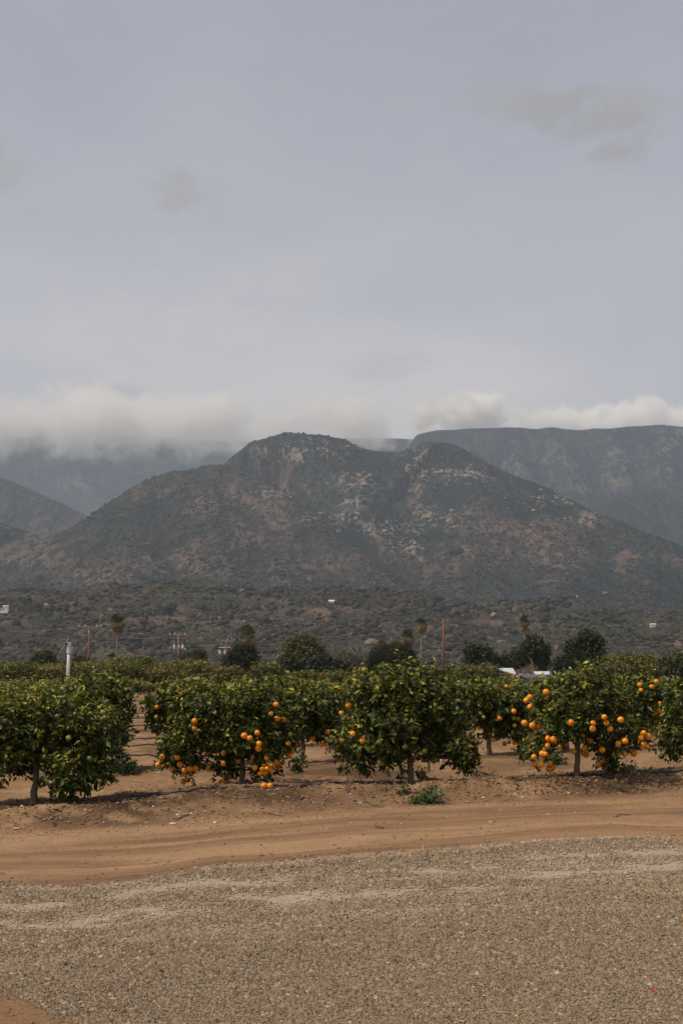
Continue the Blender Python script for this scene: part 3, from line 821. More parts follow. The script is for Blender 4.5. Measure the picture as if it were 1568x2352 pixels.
T2 = [
    (212, YR - .8, [(212, 1620, 90, 62, 0, .8), (250, 1600, 52, 48, 0, .6), (165, 1628, 60, 46, 0, .7), (255, 1655, 44, 42, 0, .5), (222, 1578, 40, 28, 0, .5)], fA, 'second row orange tree rising behind the right shoulder of the left-edge tree', 201),
    (418, YR - .3, [(400, 1615, 62, 48, 0, .7), (368, 1630, 34, 36, -.1, .45), (440, 1610, 60, 50, 0, .7), (395, 1650, 52, 30, 0, .6)], fD, 'second row orange tree on the right side of the bare aisle', 202),
    (692, YR, [(700, 1620, 76, 56, 0, .8), (655, 1605, 48, 44, 0, .6), (745, 1625, 48, 54, 0, .6), (720, 1665, 60, 28, 0, .5), (740, 1690, 30, 18, 0, .3), (680, 1655, 34, 28, 0, .4)], fB, 'second row orange tree seen in the gap between the clustered tree and the tallest tree', 203),
    (905, YR + .3, [(900, 1620, 80, 58, 0, .8), (950, 1625, 52, 50, 0, .7)], [], 'second row orange tree hidden behind the tallest front tree', 204),
    (1122, YR + .6, [(1125, 1615, 72, 52, 0, .8), (1085, 1620, 40, 42, 0, .5), (1175, 1615, 58, 50, 0, .7), (1190, 1660, 44, 34, -.05, .5), (1140, 1660, 42, 22, 0, .5), (1185, 1695, 20, 14, -.05, .25)], fC, 'second row orange tree in the gap left of the thinly leaved tree', 205),
    (1300, YR + 1., [(1300, 1612, 75, 52, 0, .8), (1340, 1620, 52, 50, 0, .7)], [], 'second row orange tree behind the thinly leaved front tree', 206),
    (1470, YR + 1.6, [(1465, 1600, 72, 46, 0, .8), (1430, 1610, 40, 42, 0, .6), (1510, 1605, 48, 46, 0, .6), (1470, 1640, 48, 24, 0, .5)], fE, 'second row orange tree between the thinly leaved and the right-edge tree', 207),
]
for (bx, Yt, lob, fr_, lab, sd) in T2:
    b = base2(bx, Yt)
    bxp, byp = proj(*b)
    citrus_tree('orange_tree', b, lob, Yt, fr_, lab, GS, sd, 760, 11, .085, ((bx + 2, byp - 62), 11), .13, 0, branches=24)


# ------------------------------------------------------------------ rows behind: shared kinds, each tree its own object
def back_proto(seed, h=1.55, r=.95, K=340, n=9, L=.115, nfruit=5):
    rng = np.random.default_rng(seed)
    root = thing('orange_tree', (0, -400, 0), '', 'orange tree')
    lob = [(0, 0, h * .62, r * .9, r * .9, h * .36)]
    for k in range(5):
        a = k * 1.256 + rng.uniform(-.3, .3)
        lob.append((math.cos(a) * r * .5, math.sin(a) * r * .5, h * rng.uniform(.55, .75), r * .52, r * .52, h * .27))
    lv = crown(rng, lob, K, n, L, .42, .17, .22)
    mb = MB(); mb.tube([(0, 0, -.1), (.01, 0, .3), (0, .02, h * .55)], [.06, .05, .045], 7); mb.build('trunk', M_BARK, root, smooth=True)
    mb = MB(); limbs(mb, rng, np.array([0, .02, h * .5]), lob, lv['tips'], .03, 10, 4); mb.build('branches', M_BARK, root)
    kind(link('foliage', leaf_mesh('foliage', lv, M_LEAF, True), root), 'stuff')
    for k in range(nfruit):
        a = rng.uniform(3.4, 6.0); z = rng.uniform(.3, .8)
        add_fruit(root, np.zeros(3), (math.cos(a) * r * .98, math.sin(a) * r * .98, h * z), 'o' if rng.random() < .75 else 'y', rng, True)
    return root


protos = [back_proto(301 + i, 1.5 + .06 * i, .95 + .05 * i, nfruit=(3, 6, 4, 7)[i]) for i in range(4)]
def zone(px, Z):
    for lim, txt in Z:
        if px < lim: return txt
    return Z[-1][1]


ZB = ((285, 'behind the left-edge tree'), (345, 'closing the far end of the bare aisle'), (620, 'behind the tree with hanging orange clusters'), (790, 'in the gap left of the tallest tree'), (1075, 'behind the tallest tree'), (1215, 'in the gap left of the leaning trunk tree'), (1490, 'behind the leaning trunk tree'), (9999, 'at the right edge'))
ZF = ((150, 'left of the wind machine'), (205, 'just right of the wind machine'), (410, 'between the crossarm pole and the twin-can pole'), (510, 'just right of the twin-can pole'), (650, 'below the stout palm'), (830, 'below the tall lobed tree'), (1018, 'below the wide pine-like tree'), (1180, 'right of the bare red-brown pole'), (1300, 'beside the tin sheds'), (1400, 'below the high knobbly tree'), (9999, 'right of the high knobbly tree'))
rng = np.random.default_rng(55)
ti = 0
for rowk in range(2, 12):
    v = V0 + 6.0 * rowk
    for k in range(-14, 15):
        al = k * 2.6 + rng.uniform(-.3, .3) + (rowk % 2) * 1.1
        Xp = al * math.cos(ROWA) - v * math.sin(ROWA); Yp = al * math.sin(ROWA) + v * math.cos(ROWA)
        px, _ = proj(Xp, Yp, 1.0)
        if px < -130 or px > 1700: continue
        ax = at(332 - 24 * min(1, (Yp - 25) / 40), 1600, Yp)[0]
        if abs(Xp - ax) < 1.12 and rowk < 10: continue
        s = rng.uniform(.92, 1.08)
        loc = (Xp, Yp, float(ground_z(Xp, Yp)) - .02)
        hz = (1.25 - loc[2]) / 1.62 * rng.uniform(.90, 1.06)
        zt = zone(px, ZB); LB, gb = 'small orange tree in the back rows ' + zt, 'packed rows ' + zt
        if ti < 4:
            o = protos[ti]; o.location = loc; o.rotation_euler = (0, 0, rng.uniform(-.6, .6)); o.scale = (s, s, hz); o['label'] = LB; o['group'] = gb
        else:
            o = copy_tree(protos[ti % 4], loc, rng.uniform(-.6, .6) + (0 if rng.random() < .5 else .8), (s, s, hz), LB, gb)
        ti += 1


# ------------------------------------------------------------------ taller orchard and the trees beyond
def tree_col(base, spread=.3, alt=None, altp=.2):
    def f(rng, n, young):
        c = np.array(base) * np.exp(rng.normal(0, spread, (n, 1)))
        if alt is not None:
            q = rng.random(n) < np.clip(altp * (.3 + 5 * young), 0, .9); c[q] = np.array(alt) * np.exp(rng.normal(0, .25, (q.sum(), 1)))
        return c
    return f


def far_proto(seed, h, r, colr, alt):
    rng = np.random.default_rng(seed)
    root = thing('avocado_tree', (0, -500, 0), '', 'tree')
    lob = [(0, 0, h * .6, r * .85, r * .85, h * .38)]
    for k in range(7):
        a = k * .9 + rng.uniform(-.3, .3)
        lob.append((math.cos(a) * r * .6, math.sin(a) * r * .6, h * rng.uniform(.5, .78), r * rng.uniform(.35, .5), r * .45, h * rng.uniform(.18, .26)))
    lv = crown(rng, lob, 420, 7, .26, .4, .14, .25, colf=tree_col(colr, .28, alt), wf=.55)
    mb = MB(); mb.tube([(0, 0, -.2), (.05, 0, h * .25), (0, 0, h * .55)], [.13, .11, .08], 7); mb.build('trunk', M_BARK, root, smooth=True)
    o = link('crown', leaf_mesh('crown', lv, M_LEAFD, True), root); kind(o, 'stuff')
    return root


fprot = [far_proto(401, 2.7, 1.9, (.075, .078, .015), (.145, .132, .024)), far_proto(402, 2.9, 2.2, (.062, .070, .014), (.125, .118, .022)), far_proto(403, 2.6, 1.8, (.082, .080, .016), (.155, .135, .025))]
LFAR = 'rounded olive green orchard tree in the taller grove beyond the orange rows'
ti = 0
for rowY in (142, 150, 159, 169, 180):
    Wd = .25 * rowY
    x = -Wd - 2 + rng.uniform(0, 2)
    while x < Wd + 3:
        Yp = rowY + rng.uniform(-1.5, 1.5)
        px, _ = proj(x, Yp, 2)
        if 1138 < px < 1312: x += 2.0; continue
        ytop = rng.uniform(1519, 1540) - (8 if px < 500 else 0) - (12 if px > 1370 else 0) + (12 if (620 < px < 1010 or 1120 < px < 1290) else 0)
        hs = (at(px, ytop, Yp)[2] - float(ground_z(x, Yp))) / 2.95
        loc = (x, Yp, float(ground_z(x, Yp)) - .05)
        zt = zone(px, ZF); LFAR, gf = 'olive green tree of the taller grove ' + zt, 'taller grove ' + zt
        if ti < 3:
            o = fprot[ti]; o.location = loc; o.scale = (1, 1, hs); o['label'] = LFAR; o['group'] = gf
        else:
            copy_tree(fprot[int(rng.integers(3))], loc, rng.uniform(0, 6.28), (1, 1, hs), LFAR, gf)
        ti += 1
        x += rng.uniform(2.9, 4.2)


def big_tree(name, px, pbase, Y, lobes_px, label, cat, seed, colr, alt=None, K=900, n=7, L=.42, trunk_r=.22, bark=None, limb_px=None, altp=.2, group='trees standing beyond the grove', wf=.5, shell=.40, droop=.28):
    rng = np.random.default_rng(seed)
    b = at(px, pbase, Y); b[2] = gz(b)
    root = thing(name, b, label, cat, group)
    lob = []
    for (x, y, rx, ry) in lobes_px:
        c = at(x, y, Y) - b; k = Y / F
        lob.append((c[0], rng.uniform(-.4, .4) * rx * k, c[2], rx * k, max(rx, ry) * k * .85, ry * k))
    lv = crown(rng, lob, int(K * 1.7), n, L * .76, shell, .14, .2, droop, tree_col(colr, .3, alt, altp), wf)
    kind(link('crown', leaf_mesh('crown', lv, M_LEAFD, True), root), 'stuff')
    mb = MB(); top = np.array([lob[0][0] * .6, 0, max(1.0, lob[0][2] - lob[0][5] * .6)])
    mb.tube(bend((0, 0, -.2), top, 5, .1, rng), np.linspace(trunk_r * 1.25, trunk_r * .8, 5), 8)
    mb.build('trunk', bark or M_BARK, root, smooth=True)
    mb = MB()
    if limb_px:
        for path in limb_px:
            mb.tube([at(x, y, Y) - b + np.array([0, -.5, 0]) for x, y in path], np.linspace(trunk_r * .75, trunk_r * .3, len(path)), 6)
        for path in limb_px:
            pe = at(*path[-1], Y) - b + np.array([0, -.5, 0])
            for _ in range(3): mb.tube(bend(pe, pe + np.array([rng.uniform(-1, 1), rng.uniform(-.6, .6), rng.uniform(.8, 1.8)]), 3, .1, rng), [trunk_r * .3, trunk_r * .2, trunk_r * .1], 5)
    else: limbs(mb, rng, top, lob, lv['tips'], trunk_r * .6, 24, 5)
    mb.build('limbs', bark or M_BARK, root)
    return root


DK, DKA = (.030, .038, .012), (.062, .068, .018)
OL, OLA = (.068, .075, .016), (.13, .125, .024)
big_tree('oak_tree', 100, 1545, 210, [(100, 1524, 27, 18), (88, 1516, 14, 14), (112, 1514, 14, 16)], 'round dark green tree left of the white wind machine', 'tree', 501, DK, DKA, 600)
big_tree('oak_tree', 440, 1545, 230, [(440, 1520, 32, 26), (455, 1508, 20, 20), (425, 1525, 22, 18)], 'dark broad tree behind the two poles with crossarms', 'tree', 502, (.026, .04, .016), (.05, .062, .022), 700)
big_tree('conifer_tree', 552, 1560, 150, [(552, 1530, 38, 32), (545, 1510, 26, 24), (575, 1518, 22, 26), (530, 1535, 22, 26), (556, 1494, 18, 14), (580, 1494, 9, 12)], 'dark dense evergreen below the second palm, spiky at the top', 'tree', 503, (.018, .024, .012), (.034, .038, .016), 1100, 7, .38, wf=.3)
big_tree('oak_tree', 690, 1560, 165, [(690, 1510, 44, 34), (675, 1482, 28, 18), (710, 1484, 26, 22), (660, 1520, 24, 20), (725, 1515, 28, 30), (700, 1470, 16, 10), (690, 1540, 50, 22)], 'tall lobed tree with an olive lit top at the middle of the tree line', 'tree', 504, (.046, .056, .018), (.105, .105, .030), 1500, 7, .36, altp=.3)
big_tree('oak_tree', 765, 1562, 150, [(757, 1540, 48, 22), (740, 1530, 30, 22), (785, 1545, 26, 18)], 'low dark tree filling the gap right of the tall lobed tree', 'tree', 505, (.016, .024, .012), (.03, .036, .015), 900, 7, .36)
big_tree('willow_tree', 800, 1550, 235, [(800, 1518, 32, 24), (785, 1510, 18, 16), (815, 1522, 20, 20)], 'pale grey-green feathery tree with thin twigs beyond the tree line', 'tree', 506, (.085, .085, .058), (.12, .11, .07), 420, 6, .5, wf=.25, shell=.5)
big_tree('pine_tree', 900, 1560, 155, [(905, 1515, 48, 30), (880, 1518, 34, 30), (920, 1500, 28, 22), (940, 1525, 22, 22), (858, 1525, 20, 22)], 'wide dark pine-like tree behind the tallest front orange tree', 'tree', 507, (.020, .027, .012), (.042, .046, .016), 1500, 7, .40, wf=.22, droop=-.3)
big_tree('oak_tree', 1100, 1560, 165, [(1095, 1522, 34, 28), (1085, 1500, 20, 18), (1125, 1525, 28, 26), (1110, 1500, 18, 16), (1105, 1545, 44, 16)], 'rounded green tree just right of the tall red-brown pole', 'tree', 508, (.026, .040, .014), (.05, .066, .02), 1100, 7, .36)
big_tree('pepper_tree', 1226, 1562, 165, [(1225, 1492, 32, 24), (1205, 1505, 28, 22), (1243, 1500, 20, 26), (1222, 1475, 20, 12), (1168, 1520, 22, 18), (1190, 1515, 18, 18), (1245, 1525, 16, 14)], 'umbrella-topped tree with pale forked bare limbs beside the sheds', 'tree', 509, (.020, .034, .012), (.04, .058, .018), 1100, 7, .34, .2, M_BARKP,
         [[(1226, 1560), (1222, 1535), (1218, 1515), (1228, 1495), (1232, 1480)], [(1224, 1552), (1205, 1538), (1180, 1524)], [(1221, 1545), (1208, 1528), (1200, 1510)], [(1219, 1518), (1210, 1508), (1205, 1500)]])
big_tree('pepper_tree', 1335, 1560, 160, [(1335, 1500, 38, 26), (1355, 1475, 28, 20), (1320, 1490, 26, 22), (1370, 1495, 20, 22), (1310, 1520, 24, 24), (1335, 1530, 34, 24), (1345, 1462, 22, 10), (1300, 1540, 20, 16)], 'big leafy tree with a high knobbly crown right of the sheds', 'tree', 510, (.026, .042, .013), (.052, .070, .018), 1700, 7, .36, limb_px=[[(1335, 1562), (1345, 1545), (1356, 1528)], [(1335, 1562), (1330, 1540), (1325, 1520)]], bark=M_BARKP)
big_tree('shrub_tree', 1305, 1565, 150, [(1296, 1536, 22, 26), (1285, 1548, 14, 14)], 'dense blackish bush at the left foot of the high knobbly tree', 'bush', 511, (.016, .020, .010), (.03, .034, .014), 500, 7, .34)
big_tree('oak_tree', 1430, 1560, 145, [(1430, 1530, 44, 22), (1400, 1525, 28, 18), (1470, 1532, 42, 24), (1495, 1535, 26, 22)], 'wide olive tree mass right of the high knobbly tree', 'tree', 512, OL, OLA, 1100, 7, .36)
big_tree('oak_tree', 1545, 1560, 140, [(1545, 1532, 34, 26), (1565, 1525, 30, 22)], 'olive green tree at the right edge beyond the grove', 'tree', 513, (.040, .052, .016), (.075, .08, .022), 700, 7, .36)
big_tree('oak_tree', 300, 1545, 170, [(300, 1530, 34, 16), (330, 1528, 28, 15), (275, 1532, 22, 13)], 'low olive tree behind the tall thin palm foot', 'tree', 514, OL, OLA, 600, 7, .34)
big_tree('oak_tree', 185, 1545, 190, [(186, 1526, 22, 15), (170, 1530, 16, 12)], 'small dark tree between the wind machine and the red-brown crossarm pole', 'tree', 515, DK, DKA, 400)
big_tree('oak_tree', 620, 1560, 140, [(622, 1545, 30, 16), (600, 1548, 22, 14)], 'low bright olive tree left of the tall lobed tree', 'tree', 516, OL, OLA, 500, 7, .34)

# ------------------------------------------------------------------ palms
def fan_mesh(name, colr, seg=13, spread=2.5):
    v, f = [(0, -.012, 0), (0, .012, 0), (.55, .012, .03), (.55, -.012, .03)], [(0, 1, 2, 3)]
    rng = random.Random(3)
    for k in range(seg):
        a = -spread / 2 + spread * (k + .5) / seg; ln = .62 + .10 * math.cos(a)
        h = .5 * spread / seg
        n = len(v)
        v += [(.52, 0, .03), (.52 + math.cos(a - h) * ln * .6, math.sin(a - h) * ln * .6, .03), (.52 + math.cos(a) * ln, math.sin(a) * ln, -.10 - rng.uniform(0, .1)), (.52 + math.cos(a + h) * ln * .6, math.sin(a + h) * ln * .6, .0)]
        f.append((n, n + 1, n + 2, n + 3))
    me = bpy.data.meshes.new(name); me.from_pydata(v, [], f)
    at_ = me.attributes.new('col', 'FLOAT_COLOR', 'POINT'); at_.data.foreach_set('color', np.tile(list(colr) + [1.0], len(v)))
    me.materials.append(M_LEAFD); me.update(); return me


FANS = [fan_mesh('frond', (.040, .062, .016)), fan_mesh('frond', (.075, .095, .024)), fan_mesh('frond', (.23, .165, .050)), fan_mesh('frond', (.18, .115, .055))]


def palm(px, ctop, cbot, wpx, Y, label, seed, slim=.16, lean=0):
    rng = np.random.default_rng(seed)
    hub = at(px, ctop + (cbot - ctop) * .42, Y); b = at(px - lean, 1545, Y); b[2] = gz(b)
    root = thing('fan_palm', b, label, 'palm tree', 'fan palms above the tree line')
    h = hub - b; mb = MB()
    mb.tube([(0, 0, -.3), (h[0] * .2, 0, h[2] * .15), (h[0] * .55, 0, h[2] * .5), (h[0], 0, h[2])], [slim * 1.6, slim * 1.1, slim, slim * .95], 8)
    mb.build('trunk', M_PALM, root, smooth=True)
    S = (cbot - ctop) * Y / F * .55
    Wd = wpx * Y / F * .58
    for k in range(46):
        u = (k + .5) / 46
        elv = R(85) - u * R(165)                       # from upright to hanging
        a = k * 2.39996 + rng.uniform(-.3, .3)
        ci = 0 if u < .42 else (1 if u < .58 else (2 if u < .78 else 3))
        if rng.random() < .25: ci = min(3, ci + 1)
        o = link('frond', FANS[ci], root, h + np.array([0, 0, -S * .25 * u]))
        s = S * rng.uniform(.75, 1.0) * (1.0 if u < .6 else .85); sw = min(1.0, Wd / S * 1.1)
        o.rotation_euler = (rng.uniform(-.4, .4), -elv, a); o.scale = (s * (sw if abs(elv) < .9 else 1), s, s)
        if ci == 3: o['label'] = 'dead brown frond'
    return root


palm(269, 1414, 1459, 30, 320, 'tall slender fan palm left of the twin-can pole, golden dead skirt under its crown', 601)
palm(567, 1440, 1488, 32, 300, 'stout fan palm rising out of the dark spiky evergreen', 602, .26)
palm(967, 1422, 1456, 28, 340, 'tall slender fan palm just left of the bare red-brown pole', 603)
palm(934, 1450, 1488, 30, 300, 'fan palm with its crown low over the wide dark pine-like tree', 604, .22)
palm(876, 1472, 1496, 24, 320, 'smallest fan palm, its head peeping over the wide dark pine-like tree', 605, .2)
palm(1203, 1416, 1449, 22, 330, 'fan palm standing straight behind the umbrella-topped tree', 606)
palm(257, 1503, 1532, 24, 260, 'low trunkless fan palm with pale spreading fronds at the foot of the tall palm', 607, .25)


# ------------------------------------------------------------------ poles, wires, wind machine
def pole(px, top, Y, label, mat, r=.15, lean=0, group='wooden utility poles'):
    t = at(px, top, Y); b = at(px - lean, 1550, Y); b[2] = gz(b)
    root = thing('utility_pole', b, label, 'utility pole', group)
    h = t - b; mb = MB(); mb.tube([(0, 0, -.5), tuple(h * .5), tuple(h)], [r * 1.15, r, r * .8], 8); mb.build('post', mat, root, smooth=True)
    return root, b, h


def crossarm(root, c, half, mat, ins=(), ry=0.0, name='crossarm', tilt_=0.0):
    mb = MB(); mb.tube([c + np.array([-half, 0, -tilt_ * half]), c + np.array([half, 0, tilt_ * half])], .085, 4)
    a = mb.build(name, mat, root)
    for q in ins:
        mi = MB(); p = c + np.array([q * half, 0, tilt_ * q * half + .08])
        mi.tube([p, p + np.array([0, 0, .14]), p + np.array([0, 0, .2]), p + np.array([0, 0, .36])], [.05, .05, .14, .07], 6)
        mi.build('insulator', M_INSUL, a)
    return a


def can(root, p, hgt, rad, mat, name='transformer'):
    mb = MB(); mb.tube([p, p + np.array([0, 0, hgt * .1]), p + np.array([0, 0, hgt * .9]), p + np.array([0, 0, hgt])], [rad * .9, rad, rad, rad * .85], 10)
    o = mb.build(name, mat, root, smooth=False)
    m2 = MB()
    for dx in (-.4, .4): m2.tube([p + np.array([dx * rad, 0, hgt]), p + np.array([dx * rad, 0, hgt + rad * 1.1])], rad * .16, 5)
    m2.build('bushing', M_INSUL, o)
    return o


YU = 285
k_ = YU / F
u1, b1, h1 = pole(205, 1437, YU, 'tall red-brown pole with a wide crossarm of white insulators near the left palm', M_POLE, .20)
crossarm(u1, h1 + np.array([-1.1, 0, -.30]), 1.2, M_POLEG, (-.75, .3), tilt_=-.02); crossarm(u1, h1 + np.array([1.2, 0, -.30]), 1.3, M_POLEG, (.3, .9), tilt_=.02)
mb = MB(); mb.box(h1 + np.array([0, -.24, -1.25]), (.2, .06, .35)); mb.build('sign_plate', M_INSUL, u1)
u2, b2, h2 = pole(410, 1455, YU, 'pole with two white transformer cans and a slanting guy wire', M_POLEG, .19)
crossarm(u2, h2 + np.array([0, 0, -.35]), 1.9, M_POLEG, (-.9, -.4, .7)); crossarm(u2, h2 + np.array([0, 0, -.95]), 1.7, M_POLEG, ())
m_ = [(-.85, 'g'), (-.4, 'g'), (.8, 'g')]
for q, _ in m_: can(u2, h2 + np.array([q * 1.7, -.05, -1.35]), .4, .10, M_DARK, 'cutout')
can(u2, h2 + np.array([-.80, -.1, -3.0]), 0.75, .19, M_CANS); can(u2, h2 + np.array([.90, -.1, -3.0]), 0.75, .22, M_CANS); can(u2, h2 + np.array([.22, -.35, -2.8]), .45, .11, M_CANS)
mb = MB(); mb.tube([h2 + np.array([.1, -.1, -3.5]), at(444, 1538, YU) - b2], .05, 4); mb.build('guy_wire', M_WIREG, u2)
u3, b3, h3 = pole(443, 1490, YU - 20, 'short pole with three white tilted insulators right of the twin-can pole', M_POLE, .18)
crossarm(u3, h3 + np.array([.05, 0, -.35]), 1.6, M_POLE, (-.9, .3, .95))
u4, b4, h4 = pole(519, 1470, YU + 40, 'pole carrying three small cans under a cross bar left of the stout palm', M_POLEG, .17)
crossarm(u4, h4 + np.array([0, 0, -.2]), 2.1, M_POLEG, (-.9, .2, .9)); crossarm(u4, h4 + np.array([-.3, 0, -1.7]), 1.3, M_GALV, ())
for dx, mt in ((-1.35, M_CANS), (-.2, M_CANS), (.85, M_DARK)): can(u4, h4 + np.array([dx, -.2, -3.2]), .78, .23, mt)
u5, b5, h5 = pole(1018, 1421, 170, 'tall bare red-brown pole without crossarms in the middle of the skyline', M_POLE, .155)
# a few thin poles far back
u6, b6, h6 = pole(356, 1526, 330, 'thin grey stub post far back between the crossarm pole and the palm', M_POLEG, .14)


def wire(pts, r, mat, label, cat='cable', group=None, sag=0.0):
    mb = MB(); b = np.array(pts[0]); P = [np.array(p) for p in pts]; out = []
    for i in range(len(P) - 1):
        for t in np.linspace(0, 1, 9)[(0 if i == 0 else 1):]:
            p = P[i] + (P[i + 1] - P[i]) * t; p[2] -= sag * 4 * t * (1 - t); out.append(p - b)
    mb.tube(out, r, 5); o = mb.build('power_cable', mat, None, b); return tag(o, label, cat, group)


wire([at(-260, 1405, 260), at(0, 1450, 255), at(204, 1469, 250), at(410, 1478, 245), at(533, 1478, 240), at(690, 1472, 232), at(784, 1462, 225), at(900, 1444, 213), b5 + h5 - np.array([0, 0, .25])], .055, M_WIRE, 'thick black cable sagging across the left two thirds to the bare red-brown pole')
wire([b5 + h5 - np.array([0, 0, .3]), at(1170, 1452, 205), at(1313, 1474, 210), at(1400, 1481, 214), at(1568, 1485, 220), at(1800, 1470, 230)], .05, M_WIRE, 'black cable sagging to the right from the bare red-brown pole')
for i, dz in enumerate((0, .35, -.2)):
    wire([at(-150, 1441, YU), b1 + h1 + np.array([-2.2 + i * 1.0, 0, -.1 + dz * .2])], .028, M_WIREG, 'thin grey wires running left from the crossarm of the left pole', 'wire', 'thin grey wires left of the crossarm pole', 1.0 + i * .35)
for i in range(3):
    wire([b1 + h1 + np.array([-.8 + i * 1.6, 0, -.4]), b2 + h2 + np.array([-1.6 + i * 1.5, 0, -.1])], .028, M_WIREG, 'thin grey wires between the crossarm pole and the twin-can pole', 'wire', 'thin grey wires between the two left poles', 1.5)
for i in range(2):
    wire([b2 + h2 + np.array([-1.6 + i * 3.0, 0, -.1]), b4 + h4 + np.array([-1.6 + i * 3.0, 0, .1])], .028, M_WIREG, 'thin grey wires between the twin-can pole and the three-can pole', 'wire', 'thin grey wires right of the twin-can pole', 1.2)

YW = 120
wt = at(160, 1475, YW); wb = at(155.5, 1562, YW); wb[2] = gz(wb)
wm = thing('wind_machine', wb, 'white steel wind machine tower with a two-bladed propeller above the left orange trees', 'wind machine')
h = wt - wb; kx = YW / F
ax_ = lambda q: np.array([h[0] * q, 0, h[2] * q])
mb = MB(); mb.tube([(0, 0, -.2), ax_(.3), ax_(.77)], [.15, .14, .132], 14); mb.build('tower', M_GALV, wm, smooth=True)
rg = MB()
for q in np.linspace(.12, .68, 10): rg.tube([ax_(q) + np.array([-.12, -.15, 0]), ax_(q) + np.array([.12, -.15, 0])], .013, 4)
rg.build('ladder_rungs', M_GALV, wm)
mb = MB(); mb.tube([ax_(.77), ax_(.772), ax_(.79), ax_(.885), ax_(.89)], [.14, .21, .195, .195, .16], 14); mb.build('gear_housing', M_GALV, wm, smooth=False)
mb = MB(); mb.tube([ax_(.77) + np.array([.25, 0, 0]), ax_(.90) + np.array([.25, 0, 0]), ax_(.905) + np.array([.25, 0, 0])], [.04, .04, .10], 6); mb.box(ax_(.897) + np.array([.16, 0, 0]), (.36, .16, .06)); mb.build('side_pipe', M_GALV, wm)
mb = MB(); mb.tube([ax_(.89), ax_(.90), ax_(.915), ax_(.93), ax_(.985), ax_(1.0)], [.13, .22, .15, .19, .18, .08], 14); mb.build('gearbox', M_GALV, wm, smooth=True)
hub = ax_(.962) + np.array([-.27, -.1, 0])
mb = MB(); mb.tube([ax_(.962), hub, hub + np.array([-.1, -.03, 0])], [.09, .1, .05], 8); pr = mb.build('propeller_hub', M_DARK, wm)
for s_, ln in ((1, 1.0), (-1, 1.05)):
    tip = hub + np.array([(.30 if s_ > 0 else -.50) * ln * 1.1, -.35 * s_, (.55 if s_ > 0 else -.62) * ln])
    mb = MB(); d = tip - hub; w_ = np.array([.03, .06, .03])
    a0, a1, a2 = hub, hub + d * .45, tip
    mb.add([a0 - w_ * .6, a0 + w_ * .6, a1 - w_ * 1.2, a1 + w_ * 1.2, a2 - w_ * .8, a2 + w_ * .8] + [q + np.array([.0, .02, .02]) for q in (a0 - w_ * .6, a0 + w_ * .6, a1 - w_ * 1.2, a1 + w_ * 1.2, a2 - w_ * .8, a2 + w_ * .8)],
           [(0, 1, 3, 2), (2, 3, 5, 4), (8, 9, 7, 6), (10, 11, 9, 8), (0, 2, 8, 6), (2, 4, 10, 8), (1, 7, 9, 3), (3, 9, 11, 5), (4, 5, 11, 10)])
    mb.build('blade', M_GALV, wm)

# ------------------------------------------------------------------ farm buildings by the sheds
def gable(root, c, sx, sy, hw, hr, wall, roof, rz=0, over=.3, prefix=''):
    mb = MB(); mb.box((c[0], c[1], c[2] + hw / 2), (sx, sy, hw)); mb.build('wall', wall, root)
    mb = MB(); X0, Yv = sx / 2 + over, sy / 2 + over; t = .12
    z0 = c[2] + hw - .02
    v = [(-X0, -Yv, z0), (X0, -Yv, z0), (X0, 0, z0 + hr), (-X0, 0, z0 + hr), (-X0, Yv, z0), (X0, Yv, z0)]
    v = [(c[0] + a, c[1] + b_, z) for a, b_, z in v]; v2 = [(a, b_, z + t) for a, b_, z in v]
    mb.add(v + v2, [(0, 3, 2, 1), (3, 4, 5, 2), (6, 7, 8, 9), (9, 8, 11, 10), (0, 1, 7, 6), (4, 10, 11, 5), (1, 2, 8, 7), (2, 5, 11, 8), (0, 6, 9, 3), (3, 9, 10, 4)])
    mb.build('roof', roof, root)
    mb = MB()
    mb.add([(c[0] - sx / 2, c[1] - sy / 2 + .02, z0), (c[0] - sx / 2, c[1] + sy / 2 - .02, z0), (c[0] - sx / 2, c[1], z0 + hr * .92), (c[0] + sx / 2, c[1] - sy / 2 + .02, z0), (c[0] + sx / 2, c[1] + sy / 2 - .02, z0), (c[0] + sx / 2, c[1], z0 + hr * .92)], [(0, 2, 1), (3, 4, 5)])
    mb.build('gable_end', wall, root)


def windows(root, xs_, y, z, w_, h_):
    for x in xs_:
        mb = MB(); mb.box((x, y, z), (w_, .06, h_)); f = mb.build('window', M_WHITE, root)
        mb = MB(); mb.box((x, y - .035, z), (w_ * .84, .03, h_ * .84)); mb.build('pane', M_GLASS, f)


def farm_building(px, pyroof, Y, sx, sy, hr, wall, roof, label, win=()):
    b = at(px, 1550, Y); b[2] = gz(b); top = at(px, pyroof, Y)[2] - b[2]
    root = thing('shed', b, label, 'shed', 'farm sheds among the trees')
    gable(root, (0, 0, 0), sx, sy, max(.5, top - hr), hr, wall, roof)
    if win: windows(root, win, -sy / 2 - .03, (top - hr) * .6, .9, .8)
    return root


